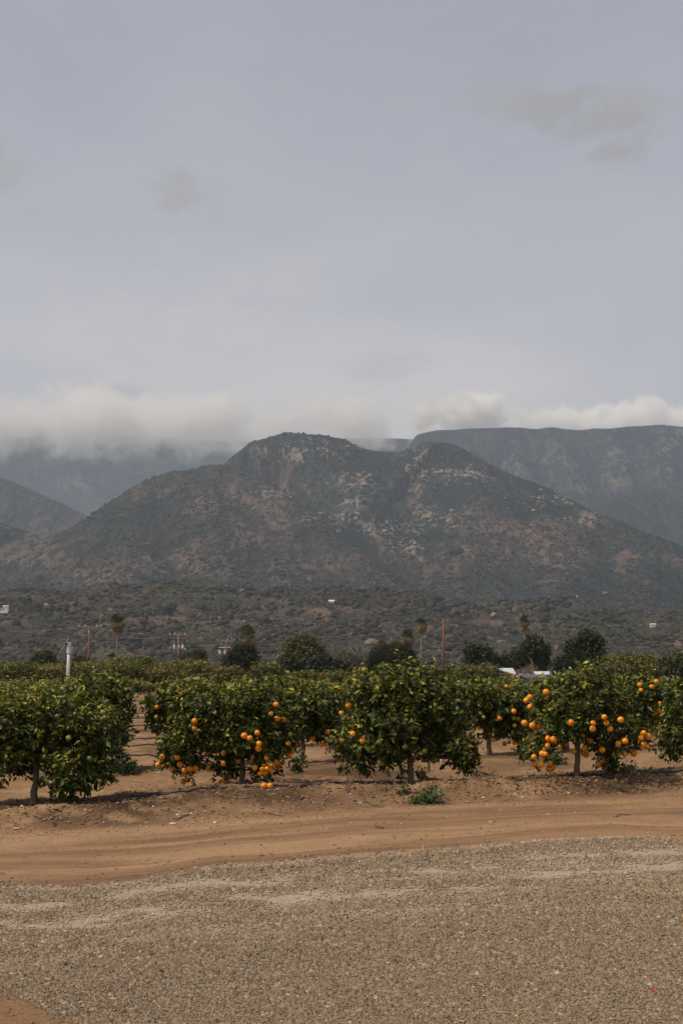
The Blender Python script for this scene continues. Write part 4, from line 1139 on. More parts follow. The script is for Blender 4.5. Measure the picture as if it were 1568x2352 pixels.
b = at(1163, 1550, 158); b[2] = gz(b)
sh = thing('shed', b, 'open shed with a bright white slanted tin roof left of the umbrella-topped tree', 'shed', 'farm sheds among the trees')
z1 = at(1163, 1537, 158)[2] - b[2]
mb = MB(); v = [(-1.1, -1.5, z1 - .05), (.95, -1.5, z1 - .75), (.95, 1.8, z1 + .1), (-1.1, 1.8, z1 + .1)]
v = [(-.95, -1.6, z1 - .12), (.85, -1.6, z1 - .62), (.95, 2.2, z1 + .05), (-1.0, 2.2, z1 + .05)]
mb.add(v + [(a, b_, z + .08) for a, b_, z in v], [(0, 3, 2, 1), (4, 5, 6, 7), (0, 1, 5, 4), (1, 2, 6, 5), (2, 3, 7, 6), (3, 0, 4, 7)]); mb.build('roof', M_TIN, sh)
for x, y_p in ((-.85, -1.4), (.75, -1.4), (.8, 2.0), (-.85, 2.0)):
    mb = MB(); mb.tube([(x, y_p, -.2), (x, y_p, z1 - .12 - (.42 if (x > 0 and y_p < 0) else .0) - .03)], .06, 6); mb.build('post', M_POLEG, sh)
farm_building(1258, 1544, 163, 2.6, 3.0, .45, M_BROWNR, M_TIN, 'small shed with a pale tin roof right of the umbrella-topped tree')
farm_building(1258, 1551, 155, 5.2, 3.2, .35, M_BROWNR, M_BLUE, 'low long shed with a dark blue-grey roof behind the orange rows', (-1.5, 0, 1.5))
farm_building(1292, 1546, 166, 3.0, 3.0, .7, M_BROWNR, M_BROWNR, 'brown-roofed shed below the high knobbly tree')
b = at(1305, 1551, 154); b[2] = gz(b)
tk = thing('water_tank', b, 'small white tank at the right end of the blue-grey roof', 'tank')
hh = at(1305, 1549, 154)[2] - b[2]
mb = MB(); mb.tube([(0, 0, 0), (0, 0, hh - .25), (0, 0, hh)], [.26, .26, .10], 12); mb.build('tank_body', M_WHITE, tk, smooth=False)
mb = MB(); mb.tube([(0, 0, hh), (0, 0, hh + .08)], .09, 8); mb.build('tank_lid', M_WHITE, tk)

# ------------------------------------------------------------------ mountains
RID = []


def ridge(pts, sl, back=None, wd=35., gam=18., gs=95., seed=0, grp='m'):
    RID.append(dict(p=np.array([at(x, y, Y) for x, y, Y in pts]), sl=sl, back=back or sl, wd=wd, gam=gam, gs=gs, seed=seed, grp=grp))


ridge([(470, 1100, 3050), (520, 1066, 3150), (545, 1040, 3180), (575, 1015, 3190), (610, 1007, 3195), (655, 993, 3200), (690, 996, 3200), (740, 1000, 3200), (780, 1007, 3210), (820, 1027, 3250), (860, 1036, 3300), (920, 1038, 3300), (950, 1027, 3250),
       (985, 1017, 3200), (1020, 1018, 3200), (1050, 1035, 3150), (1090, 1060, 3100), (1130, 1080, 3050), (1180, 1105, 3000), (1240, 1128, 2950), (1300, 1150, 2880), (1340, 1170, 2800), (1370, 1190, 2750), (1420, 1215, 2700), (1470, 1240, 2600),
       (1520, 1262, 2500), (1568, 1290, 2400), (1700, 1350, 2200), (1950, 1395, 2050)], .78, .9, 30, 26, 110, 1)
ridge([(-60, 1375, 2150), (60, 1332, 2300), (150, 1290, 2400), (220, 1240, 2500), (300, 1180, 2650), (380, 1120, 2800), (440, 1080, 2920), (490, 1067, 3020), (540, 1075, 3010), (590, 1100, 2900), (650, 1150, 2720), (720, 1215, 2500), (800, 1270, 2320), (880, 1330, 2130), (960, 1385, 1950)], .58, .8, 60, 24, 105, 2)
ridge([(740, 1000, 3200), (790, 1075, 3050), (825, 1140, 2900), (850, 1200, 2750), (885, 1255, 2600)], .68, None, 35, 20, 80, 3)
ridge([(1020, 1018, 3200), (1012, 1090, 3050), (1000, 1160, 2880), (980, 1215, 2720), (955, 1262, 2570)], .70, None, 35, 20, 80, 4)
ridge([(1090, 1060, 3100), (1105, 1120, 2900), (1105, 1180, 2700), (1080, 1245, 2480), (1040, 1310, 2280), (1005, 1375, 2050)], .55, None, 60, 22, 95, 5)
ridge([(1240, 1128, 2950), (1250, 1180, 2750), (1270, 1240, 2530), (1290, 1310, 2280), (1300, 1380, 2020)], .55, None, 60, 22, 95, 6)
ridge([(1420, 1215, 2700), (1440, 1270, 2480), (1450, 1330, 2230), (1440, 1392, 1960)], .52, None, 60, 20, 90, 7)
ridge([(300, 1180, 2600), (330, 1240, 2440), (350, 1300, 2240), (340, 1358, 2000)], .52, None, 50, 20, 85, 8)
ridge([(440, 1080, 2920), (470, 1160, 2600), (500, 1240, 2340), (520, 1310, 2140), (530, 1368, 1960)], .56, None, 50, 22, 85, 9)
ridge([(650, 1150, 2720), (645, 1230, 2430), (650, 1310, 2170), (670, 1372, 1970)], .52, None, 50, 22, 85, 10)
ridge([(-420, 1100, 3000), (-200, 1150, 2900), (0, 1200, 2800), (60, 1222, 2750), (110, 1255, 2650), (150, 1292, 2550), (195, 1330, 2450)], .55, .8, 30, 24, 80, 11)
ridge([(-700, 1000, 4300), (-400, 1050, 4300), (-150, 1080, 4300), (0, 1095, 4300), (60, 1120, 4250), (120, 1147, 4200), (180, 1175, 4100), (230, 1200, 4000), (300, 1240, 3800), (420, 1290, 3500)], .6, .9, 40, 34, 130, 12)
ridge([(950, 1080, 5250), (958, 1030, 5350), (962, 995, 5400), (1000, 988, 5400), (1040, 986, 5400), (1100, 983, 5400), (1160, 981, 5400), (1230, 984, 5400), (1265, 982, 5400), (1330, 989, 5400), (1390, 984, 5400), (1440, 979, 5400), (1520, 975, 5400), (1568, 981, 5400), (1700, 985, 5400), (2100, 1010, 5400)], 1.0, 2.2, 35, 60, 190, 21, 'e')
for i, s in enumerate(([(1060, 986, 5400), (1080, 1040, 5180), (1090, 1090, 4980), (1100, 1140, 4750)], [(1160, 981, 5400), (1185, 1045, 5150), (1190, 1110, 4880), (1200, 1170, 4600)], [(1265, 982, 5400), (1300, 1055, 5120), (1320, 1120, 4850), (1330, 1180, 4560)],
                       [(1390, 984, 5400), (1420, 1050, 5130), (1425, 1110, 4900)], [(1520, 975, 5400), (1530, 1040, 5130), (1520, 1100, 4900)])):
    ridge(s, .85, None, 40, 45, 150, 22 + i, 'e')
ridge([(1900, 1010, 4700), (1750, 1060, 4620), (1650, 1090, 4580), (1568, 1112, 4550), (1480, 1128, 4500), (1420, 1137, 4450), (1370, 1162, 4300), (1330, 1190, 4150), (1290, 1220, 4000)], .7, .9, 40, 40, 140, 30, 'e')
ridge([(-900, 930, 8300), (-400, 960, 8300), (0, 975, 8300), (150, 985, 8300), (300, 1000, 8300), (450, 1012, 8300), (560, 1015, 8300), (700, 1010, 8300), (860, 1005, 8300), (980, 1010, 8300), (1150, 1030, 8300)], .75, 1.2, 60, 60, 230, 41, 'w')
ridge([(-200, 985, 8200), (0, 1012, 7950), (90, 1050, 7600), (180, 1100, 7250), (250, 1165, 6900)], .6, None, 50, 50, 200, 42, 'w')
ridge([(170, 1030, 8100), (260, 1052, 7800), (360, 1072, 7500), (430, 1115, 7150), (470, 1180, 6850)], .6, None, 50, 50, 200, 43, 'w')
ridge([(480, 1035, 8200), (560, 1062, 7800), (620, 1090, 7450)], .6, None, 50, 50, 200, 44, 'w')


def foot(X, Y):
    """the low foothills in front of the mountain"""
    n1 = fbm(X / 260., Y / 300., 4, 201)
    hill = 62 * sstep(700, 1330, Y) * (.66 + .62 * n1)
    hill = hill + 22 * np.exp(-((X + 90) / 210) ** 2 - ((Y - 1330) / 210) ** 2) + 14 * np.exp(-((X + 420) / 200) ** 2 - ((Y - 1350) / 200) ** 2)
    hill = hill - 26 * sstep(120, 380, X) * sstep(900, 1300, Y)
    rise = 46 * sstep(1350, 2100, Y) + 20 * sstep(2000, 3600, Y)
    g = np.abs(fbm(X / 70., Y / 170., 4, 205) - .5) * 2
    return (hill + rise) + (g - .35) * 16 * sstep(720, 900, Y) + (fbm(X / 24., Y / 24., 3, 207) - .5) * 5 * sstep(720, 900, Y) - 1.0


def relief(X, Y, grp):
    h = foot(X, Y) if grp == 'm' else np.zeros_like(X) + 20
    best = np.full(X.shape, 1e9)
    for r in RID:
        if r['grp'] != grp: continue
        P = r['p']; seg = np.linalg.norm(P[1:, :2] - P[:-1, :2], axis=1); acc = np.concatenate([[0], np.cumsum(seg)])
        bd = np.full(X.shape, 1e12); bz = np.zeros(X.shape); ba = np.zeros(X.shape); by = np.zeros(X.shape)
        for i in range(len(P) - 1):
            a, b = P[i], P[i + 1]; dx, dy = b[0] - a[0], b[1] - a[1]
            t = np.clip(((X - a[0]) * dx + (Y - a[1]) * dy) / (dx * dx + dy * dy), 0, 1)
            qx, qy = a[0] + dx * t, a[1] + dy * t
            d = (X - qx) ** 2 + (Y - qy) ** 2; m = d < bd
            bd = np.where(m, d, bd); bz = np.where(m, a[2] + (b[2] - a[2]) * t, bz); ba = np.where(m, acc[i] + seg[i] * t, ba); by = np.where(m, qy, by)
        d = np.sqrt(bd)
        wv = ba + 90 * (fbm(X / 160., Y / 160., 3, 60 + r['seed']) - .5)
        gl = np.abs(fbm(wv / r['gs'], d / (r['gs'] * 5), 3, 300 + r['seed']) - .5) * 2            # gullies running down the slope
        g2 = fbm(wv / (r['gs'] * .36), d / (r['gs'] * .8), 3, 340 + r['seed']) - .5
        k = 1 - np.exp(-d / 90.)
        sl = np.where(Y > by, r['back'], r['sl'])
        z = bz - sl * (np.sqrt(d * d + r['wd'] ** 2) - r['wd']) * (1 - .10 * sstep(200, 900, d)) + k * ((gl - .45) * r['gam'] * 1.6 + g2 * r['gam'] * .7)
        kk = 14.0
        hm = np.clip(.5 + .5 * (z - h) / kk, 0, 1); h = h * (1 - hm) + z * hm + kk * hm * (1 - hm) * .5
        best = np.minimum(best, d)
    return h, best


def terrain(name, X0, X1, Y0, Y1, step, grp, mat, colf, label):
    nx, ny = int((X1 - X0) / step), int((Y1 - Y0) / step)
    gx, gy = np.meshgrid(np.linspace(X0, X1, nx), np.linspace(Y0, Y1, ny))
    h, d = relief(gx, gy, grp)
    dzx = np.gradient(h, axis=1) / step; dzy = np.gradient(h, axis=0) / step
    lap = (np.roll(h, 2, 1) + np.roll(h, -2, 1) - 2 * h) / (2 * step)           # + in gullies
    c = colf(gx.ravel(), gy.ravel(), h.ravel(), d.ravel(), np.hypot(dzx, dzy).ravel(), lap.ravel())
    i = np.arange(nx * ny).reshape(ny, nx)
    f = np.stack([i[:-1, :-1], i[:-1, 1:], i[1:, 1:], i[1:, :-1]], -1).reshape(-1, 4)
    me = mesh_np(name, np.stack([gx, gy, h], -1).reshape(-1, 3), f, c[0], [mat], True)
    a2 = me.attributes.new('col2', 'FLOAT_COLOR', 'POINT'); q = np.ones((nx * ny, 4), np.float32); q[:, :3] = c[1]; a2.data.foreach_set('color', q.ravel())
    a3 = me.attributes.new('prob', 'FLOAT', 'POINT'); a3.data.foreach_set('value', np.ascontiguousarray(c[2], np.float32))
    o = kind(link(name, me), 'structure'); o['label'] = label
    return gx, gy, h


def blobs(px, py, L):
    s = np.zeros(px.shape)
    for x, y, rx, ry, a in L: s = np.maximum(s, a * np.exp(-((px - x) / rx) ** 2 - ((py - y) / ry) ** 2))
    return s


ROCKS = [(700, 1030, 90, 25, .8), (830, 1105, 50, 20, 1.0), (960, 1070, 32, 50, 1.0), (1010, 1090, 40, 22, .7), (900, 1215, 60, 22, .9), (930, 1255, 34, 20, 1.2), (1010, 1190, 55, 22, .9), (1080, 1090, 50, 14, .8), (1240, 1150, 70, 14, .7),
         (820, 1150, 45, 14, .6), (780, 1190, 70, 16, .55), (640, 1130, 60, 14, .5), (1340, 1190, 45, 14, .5), (590, 1020, 40, 10, .4)]
SOILS = [(480, 1160, 70, 40, .7), (600, 1150, 90, 45, .9), (560, 1230, 40, 60, .9), (640, 1200, 60, 40, .7), (430, 1290, 120, 50, .6), (250, 1320, 120, 30, .8), (700, 1310, 120, 40, .6), (1200, 1215, 150, 22, 1.0), (1280, 1260, 130, 45, .7), (1450, 1280, 90, 26, .8),
         (1150, 1270, 90, 40, .5), (1000, 1290, 50, 30, .6), (930, 1330, 90, 30, .4), (1030, 1140, 30, 40, .5), (60, 1262, 95, 50, 1.0)]


def col_main(X, Y, Z, d, slope, lap):
    px, py = proj(X, Y, Z)
    n_s = fbm(X / 46., Y / 95., 4, 401); n_l = fbm(X / 320., Y / 320., 3, 405); n_f = fbm(X / 18., Y / 30., 3, 403)
    veg = lerp(c3(.020, .028, .022)[None], c3(.036, .043, .032)[None], sstep(.35, .68, n_s))
    veg = lerp(veg, c3(.058, .051, .037)[None], sstep(.5, .8, n_l) * .5)
    sb, rb = blobs(px, py, SOILS), blobs(px, py, ROCKS)
    rib = np.clip(-lap * .35, -.10, .12)
    bare = lerp(lerp(c3(.075, .058, .044)[None], c3(.10, .078, .060)[None], n_f), lerp(c3(.145, .096, .068)[None], c3(.19, .134, .098)[None], n_f), np.clip(sb * 1.3, 0, 1))
    rw_ = np.clip(rb * 1.5 - sb * .3, 0, 1)
    bare = lerp(bare, lerp(c3(.27, .21, .16)[None], c3(.40, .325, .255)[None], n_s), rw_)
    p = .41 + .16 * (n_l - .3) + .20 * sb * (.55 + .9 * n_s) + .10 * rb + rib + .30 * (n_s - .5)
    return veg, bare, np.clip(p, 0, .78)


def col_foot(X, Y, Z, d, slope, lap):
    n_s = fbm(X / 30., Y / 50., 4, 421); n_f = fbm(X / 8., Y / 12., 3, 423); n_l = fbm(X / 140., Y / 160., 3, 425)
    veg = lerp(c3(.042, .039, .030)[None], c3(.068, .058, .045)[None], sstep(.3, .7, n_s))
    bare = lerp(c3(.105, .078, .058)[None], c3(.15, .112, .083)[None], n_f)
    px, py = proj(X, Y, Z)
    terr = blobs(px, py, [(20, 1425, 60, 9, .9), (440, 1425, 120, 10, .9), (790, 1400, 60, 7, .9), (1100, 1425, 90, 7, .7), (640, 1380, 50, 10, .8), (870, 1405, 40, 8, .8), (1230, 1425, 60, 6, .7)])
    grn = blobs(px, py, [(1400, 1440, 130, 22, .9), (430, 1360, 110, 22, .7), (1300, 1400, 100, 25, .6)])
    p = .36 + .75 * (n_l - .5) + .45 * terr - .45 * grn
    return lerp(veg, c3(.055, .068, .034)[None], grn * .8), bare, np.clip(p, 0, .85)


def col_far(rocks, seed, soil_c=(.20, .16, .13)):
    def f(X, Y, Z, d, slope, lap):
        px, py = proj(X, Y, Z)
        n_s = fbm(X / 90., Y / 140., 4, seed); n_f = fbm(X / 34., Y / 60., 3, seed + 2)
        veg = lerp(c3(.018, .025, .023)[None], c3(.032, .037, .030)[None], sstep(.35, .7, n_s))
        rb = blobs(px, py, rocks)
        bare = lerp(lerp(c3(.055, .052, .045)[None], c3(.08, .072, .06)[None], n_f), lerp(c3(.15, .12, .095)[None], c3(.24, .195, .155)[None], n_f), np.clip(rb * 1.2, 0, 1))
        return veg, bare, np.clip(.36 + .22 * rb + .2 * (n_s - .5) + np.clip(-lap * .2, -.08, .08), 0, .7)
    return f


def col_m(X, Y, Z, d, s, l):
    k = sstep(1500, 1800, Y); a, b = col_main(X, Y, Z, d, s, l), col_foot(X, Y, Z, d, s, l)
    return lerp(b[0], a[0], k), lerp(b[1], a[1], k), b[2] + (a[2] - b[2]) * k


fgx, fgy, fgh = terrain('foothill', -950, 950, 640, 1700, 4.0, 'm', M_FOOT, col_m, 'low brown scrubby foothill behind the orchard')
mgx, mgy, mgh = terrain('mountain', -2300, 2000, 1700, 4500, 7.5, 'm', M_HILL, col_m, 'broad twin-topped chaparral mountain filling the middle of the view')
terrain('ridge', 80, 2700, 3700, 6300, 11.0, 'e', M_RIDGE, col_far([(1460, 1050, 120, 60, .8), (1180, 1080, 90, 60, .6), (1340, 1120, 30, 40, .7), (1420, 1105, 40, 14, 1.0), (1300, 1060, 80, 50, .5), (1550, 1010, 40, 30, .8)], 501), 'hazy flat-topped ridge at the right behind the mountain')
terrain('far_ridge', -3300, 1100, 6650, 8900, 22.0, 'w', M_RIDGE, col_far([(180, 1105, 60, 14, .9), (330, 1080, 50, 12, .7), (100, 1080, 60, 20, .4)], 521), 'blue far ridge at the left running up into cloud')


def hit(x, y, Y0=640., Y1=4400.):
    a, b, c = (float(q) for q in ray(x, y)); Ys = np.arange(Y0, Y1, 4.0)
    for y0 in range(0, len(Ys), 200):
        Yv = Ys[y0:y0 + 200]; Xv = a / b * Yv; h, _ = relief(Xv, Yv, 'm'); k = np.nonzero(h > c / b * Yv + CAMZ)[0]
        if len(k): i = k[0]; return np.array([Xv[i], Yv[i], h[i]])
    return at(x, y, Y1)


# scrub and boulders on the slopes: nobody could count them
ico = None


def ico_np():
    import bmesh
    bm = bmesh.new(); bmesh.ops.create_icosphere(bm, subdivisions=1, radius=1)
    v = np.array([p.co[:] for p in bm.verts]); f = np.array([[q.index for q in fa.verts] for fa in bm.faces]); bm.free(); return v, f


IV, IF = ico_np()


def scatter(name, X, Y, size, flat_, col, mat, label, jit=.3, seed=3):
    rng = np.random.default_rng(seed); n = len(X)
    z, _ = relief(X, Y, 'm')
    v = IV[None] * (1 + rng.uniform(-jit, jit, (n, len(IV), 1)))
    v = v * np.stack([size * rng.uniform(.8, 1.4, n), size * rng.uniform(.8, 1.4, n), size * flat_], 1)[:, None]
    v += np.stack([X, Y, z + size * flat_ * .35], 1)[:, None]
    me = mesh_np(name, v.reshape(-1, 3), (IF[None] + np.arange(n)[:, None, None] * len(IV)).reshape(-1, 3), np.repeat(col, len(IV), 0), [mat], name == 'scrub')
    kind(link(name, me), 'stuff')['label'] = label


rng = np.random.default_rng(77)
n = 17000
Yb = 700 + 1000 * rng.random(n) ** .8; Xb = rng.uniform(-.29, .29, n) * Yb
k = fbm(Xb / 60., Yb / 80., 3, 611) + rng.uniform(-.22, .22, n) > .47; Xb, Yb = Xb[k], Yb[k]; n = len(Xb)
sz = np.exp(rng.normal(.10, .45, n)) * np.where(fbm(Xb / 90., Yb / 90., 2, 613) > .56, 1.5, 1.0)
cb = np.array([.036, .036, .026]) * np.exp(rng.normal(0, .3, (n, 1))); q = rng.random(n) < .18; cb[q] = np.array([.058, .048, .030]) * np.exp(rng.normal(0, .25, (q.sum(), 1)))
scatter('scrub', Xb, Yb, sz, rng.uniform(.6, 1.0, n), cb, M_SCRUB, 'dark scrub bushes dotted over the foothill')
n = 34000
Yb = 1700 + 1600 * rng.random(n); Xb = rng.uniform(-.29, .29, n) * Yb
k = fbm(Xb / 120., Yb / 160., 3, 621) + rng.uniform(-.25, .25, n) > .45; Xb, Yb = Xb[k], Yb[k]; n = len(Xb)
sz = np.exp(rng.normal(.55, .38, n)); cb = np.array([.024, .027, .018]) * np.exp(rng.normal(0, .25, (n, 1)))
scatter('scrub', Xb, Yb, sz, rng.uniform(.5, .8, n), cb, M_SCRUB, 'dark chaparral bushes over the mountain slopes', seed=4)
n = 1800
Yb = 800 + 800 * rng.random(n); Xb = rng.uniform(-.29, .29, n) * Yb
k = fbm(Xb / 70., Yb / 90., 3, 631) + rng.uniform(-.12, .12, n) > .53; Xb, Yb = Xb[k], Yb[k]; n = len(Xb)
sz = np.exp(rng.normal(-.25, .5, n)); cb = np.array([.19, .14, .105]) * np.exp(rng.normal(0, .2, (n, 1)))
scatter('boulders', Xb, Yb, sz, rng.uniform(.5, .8, n), cb, M_LITTER, 'pale sandstone boulders on the foothill', .35, 5)
n = 9000
px_ = rng.uniform(-40, 1600, n); Yb = 2300 + 1000 * rng.random(n); Xb = (px_ - CX) / F * Yb
zb, _ = relief(Xb, Yb, 'm'); pxb, pyb = proj(Xb, Yb, zb); k = rng.random(n) < blobs(pxb, pyb, ROCKS) * .8
Xb, Yb = Xb[k], Yb[k]; n = len(Xb); sz = np.exp(rng.normal(.75, .45, n)); cb = np.array([.26, .21, .165]) * np.exp(rng.normal(0, .2, (n, 1)))
scatter('boulders', Xb, Yb, sz, rng.uniform(.5, .9, n), cb, M_LITTER, 'pale rock outcrops near the mountain top', .35, 6)


# belts of trees on the foothill, far off
Xh, Yh = [], []
rng = np.random.default_rng(91)
for x0, y0, x1, y1, nb in ((30, 1398, 330, 1405, 34), (330, 1392, 560, 1402, 18), (590, 1396, 730, 1382, 16), (740, 1394, 900, 1392, 18), (960, 1412, 1200, 1404, 22), (1210, 1382, 1330, 1376, 14), (1310, 1424, 1450, 1432, 16), (1450, 1470, 1568, 1476, 14), (20, 1480, 300, 1492, 16), (1290, 1470, 1430, 1478, 12)):
    for q in rng.random(nb):
        p = hit(x0 + (x1 - x0) * q, y0 + (y1 - y0) * q + rng.normal(0, 4)); Xh.append(p[0]); Yh.append(p[1])
Xh, Yh = np.array(Xh), np.array(Yh); n = len(Xh)
cb = np.array([.026, .029, .019]) * np.exp(rng.normal(0, .25, (n, 1))); q = rng.random(n) < .08; cb[q] = (.075, .052, .028)
scatter('far_trees', Xh, Yh, np.exp(np.clip(rng.normal(.80, .35, n), .2, 1.3)) * np.clip(Yh / 1350, .4, 1.3), rng.uniform(.8, 1.2, n), cb, M_SCRUB, 'dark belts of far trees along the foothill', seed=8)


# houses on the slope
def hill_house(px, py, w_, d_, h_, hr, wall, roof, label, wins=2, rz=0.0):
    p = hit(px, py); root = thing('house', p - np.array([0, 0, .5]), label, 'house', 'houses on the hillside', rz)
    gable(root, (0, 0, 0), w_, d_, h_ + .5, hr, wall, roof, over=.4)
    if wins: windows(root, np.linspace(-w_ * .3, w_ * .3, wins), -d_ / 2 - .04, h_ * .6, 1.3, 1.2)
    return root


hh_ = hill_house(14, 1411, 3.6, 5, 4.6, .6, M_WHITE, M_WHITE, 'white flat-fronted house at the left edge of the foothill', 1)
gable(hh_, (-4.6, .5, 0), 5.4, 5, 3.2, .4, M_WHITE, M_REDR); windows(hh_, (-5.6, -3.6), -2.05, 2.2, 1.2, 1.0)
hill_house(761, 1390, 4.2, 4, 2.6, 1.2, M_WHITE, M_WHITE, 'small bright white house on the foothill crest above the middle of the grove', 2)
hill_house(1205, 1427, 5.5, 4, 2.2, .9, M_WHITE, M_REDR, 'red-roofed house just above the palm behind the umbrella-topped tree', 2)
hill_house(1300, 1373, 6, 5, 2.6, 1.2, M_REDR, M_REDR, 'pink-walled house in the middle of the right-hand hillside cluster', 2)
hill_house(1322, 1372, 5, 4, 2.6, 1.2, M_WHITE, M_BROWNR, 'pale house with a brown roof in the hillside cluster', 2)
hill_house(1258, 1376, 4.5, 4, 2.4, 1.0, M_WHITE, M_BROWNR, 'cream house at the left end of the hillside cluster', 1)
hill_house(1388, 1366, 5.5, 5, 2.6, 1.4, M_BARKP, M_REDR, 'tan house with a clay roof right of the hillside cluster', 2)
hill_house(1498, 1440, 4.0, 3, 1.8, .6, M_WHITE, M_WHITE, 'tiny white shed in the green field at the right', 0)

# ------------------------------------------------------------------ cloud bank beyond the haze
def cloud_mat(name, sc, amp, hi, dens, aniso=.1):
    m = bpy.data.materials.new(name); m.use_nodes = True; t = NT(m.node_tree)
    P = t.n('ShaderNodeTexCoord').outputs['Object']; W = t.n('ShaderNodeNewGeometry').outputs['Position']
    n1 = t.math('ADD', t.math('MULTIPLY', t.noise(W, sc * .45, 3, .5), .5), t.math('MULTIPLY', t.noise(W, sc * 1.3, 7, .62, .2), .5))
    f = t.math('ADD', t.math('SUBTRACT', 1.0, t.vmath('LENGTH', P)), t.math('MULTIPLY', t.math('SUBTRACT', n1, .5), amp))
    pv = t.n('ShaderNodeVolumePrincipled'); t.link(t.math('MULTIPLY', t.ramp(f, .05, hi), dens), pv.inputs['Density'])
    pv.inputs['Color'].default_value = (.998, .994, .988, 1); pv.inputs['Anisotropy'].default_value = aniso
    t.link(pv.outputs[0], t.n('ShaderNodeOutputMaterial').inputs['Volume'])
    return m


M_CLOUD = cloud_mat('cloud_vapour', .0062, 4.5, .95, .0095)
M_PUFF = cloud_mat('cloud_puff_vapour', .0088, 4.4, .50, .024)


def sphere_np(seg=20, rings=12):
    v = [(0, 0, -1)]; f = []
    for i in range(1, rings):
        for k in range(seg):
            a, b = math.pi * i / rings, 2 * math.pi * k / seg; v.append((math.sin(a) * math.cos(b), math.sin(a) * math.sin(b), -math.cos(a)))
    v.append((0, 0, 1)); T = len(v) - 1
    for k in range(seg):
        k2 = (k + 1) % seg
        f += [(0, 1 + k2, 1 + k), (T, 1 + (rings - 2) * seg + k, 1 + (rings - 2) * seg + k2)]
        for i in range(rings - 2):
            a = 1 + i * seg; f += [(a + k, a + k2, a + seg + k), (a + k2, a + seg + k2, a + seg + k)]
    return np.array(v), np.array(f)


SV, SF = sphere_np()


def cloud(x, y, rx, ry, Y, dep, label, mat=None):
    k = Y / F; o = link('cloud', mesh_np('cloud', SV * 1.35, SF, None, [mat or M_CLOUD], True), None, at(x, y, Y)); o.scale = (rx * k, dep, ry * k)
    kind(o, 'stuff'); o['label'] = label


cloud(230, 968, 640, 78, 7300, 480, 'long grey cloud bank hiding the tops of the far left ridge')
cloud(690, 966, 280, 56, 7300, 380, 'low cloud lying behind the left summit')
cloud(850, 978, 130, 62, 7150, 340, 'pale cloud heap in the saddle behind the twin summits')
cloud(1075, 950, 120, 44, 7000, 280, 'white cloud puff rising over the left end of the flat ridge', M_PUFF)
cloud(1280, 972, 105, 34, 7000, 240, 'small bright cloud puff over the middle of the flat ridge', M_PUFF)
cloud(1490, 962, 115, 40, 7000, 240, 'small bright cloud puff over the right part of the flat ridge', M_PUFF)

# ------------------------------------------------------------------ small things on the ground
def hose(pts, label, r=.012, lift=.012):
    P = [gpt(x, y) for x, y in pts]; out = []
    for i in range(len(P) - 1):
        for t in np.linspace(0, 1, 7)[(0 if i == 0 else 1):]:
            p = P[i] + (P[i + 1] - P[i]) * t; p[2] = gz(p) + lift; out.append(p - P[0])
    mb = MB(); mb.tube(out, r, 6); o = mb.build('drip_hose', M_HOSE, None, P[0], True)
    tag(o, label, 'hose', 'drip irrigation hoses')


hose([(300, 1829), (360, 1825), (430, 1820), (520, 1812)], 'black drip hose on the bank right of the left-edge tree', .016)
hose([(560, 1810), (640, 1807), (700, 1808), (760, 1800), (850, 1803), (930, 1800)], 'black drip hose looping along the bank between the clustered tree and the tallest tree', .017, .02)
hose([(690, 1811), (740, 1804), (800, 1801), (870, 1806)], 'second black hose doubled beside the looping drip hose', .016, .03)
hose([(960, 1801), (1040, 1799), (1110, 1800), (1160, 1796), (1265, 1790)], 'black drip hose left of the leaning trunk', .017)
hose([(1300, 1783), (1345, 1783), (1400, 1781)], 'pale-edged hose at the foot of the leaning trunk', .015)
hose([(1460, 1776), (1510, 1774), (1560, 1772), (1600, 1770)], 'black drip hose at the right edge', .016)
for i, yy in enumerate((1736, 1712, 1698, 1681, 1667, 1650, 1640)):
    hose([(272 + i * 3, yy + 1), (330, yy), (400 - i * 8, yy - 1)], f'black hose crossing the bare aisle, {("nearest", "second nearest", "third nearest", "fourth nearest", "fifth nearest", "sixth nearest", "farthest")[i]} of seven', .013 + .002 * i, .02)


def weed(px, py, r, h_, n, L, colr, label, cat='weed', seed=1, name='weed', wf=.8):
    rng = np.random.default_rng(seed); b = gpt(px, py)
    root = thing(name, b, label, cat, 'weeds on the bank')
    lob = [(0, 0, h_ * .45, r, r * .7, h_ * .55)] + [(rng.uniform(-r, r) * .8, rng.uniform(-r, r) * .4, h_ * .35, r * .4, r * .35, h_ * .4) for _ in range(3)]
    lv = crown(rng, lob, n, 6, L, .5, .1, .0, .1, tree_col(colr, .3, tuple(c * 1.7 for c in colr)), wf)
    kind(link('foliage', leaf_mesh('foliage', lv, M_WEED), root), 'stuff')
    mb = MB()
    for t in lv['tips'][:18]: mb.tube(bend((0, 0, -.02), t, 3, .01, rng), [.004, .003, .002], 3)
    mb.build('stems', M_TWIG, root)


weed(990, 1842, .24, .11, 55, .045, (.065, .10, .038), 'bright green leafy weed low on the bank below the tallest tree', seed=2)
weed(960, 1846, .11, .07, 26, .04, (.065, .10, .038), 'small green weed just left of the bright leafy weed', seed=3)
weed(925, 1822, .09, .08, 22, .035, (.06, .095, .03), 'green sprig at the bank top under the tallest tree', seed=4)
weed(288, 1775, .22, .26, 70, .05, (.040, .062, .040), 'bluish green bush on the aisle edge right of the left-edge tree', seed=5)
weed(683, 1775, .12, .34, 34, .055, (.05, .075, .03), 'upright weed behind the clustered tree', seed=6)
weed(1112, 1785, .36, .14, 70, .035, (.11, .095, .06), 'dry greyish weeds between the tallest tree and the leaning trunk', seed=7, wf=.25)
weed(1075, 1775, .25, .16, 50, .035, (.10, .09, .055), 'dry weeds in shade right of the tallest tree', seed=8, wf=.25)
weed(1440, 1790, .30, .17, 80, .04, (.060, .058, .032), 'olive dry grass clump right of the leaning trunk', seed=9, wf=.2)
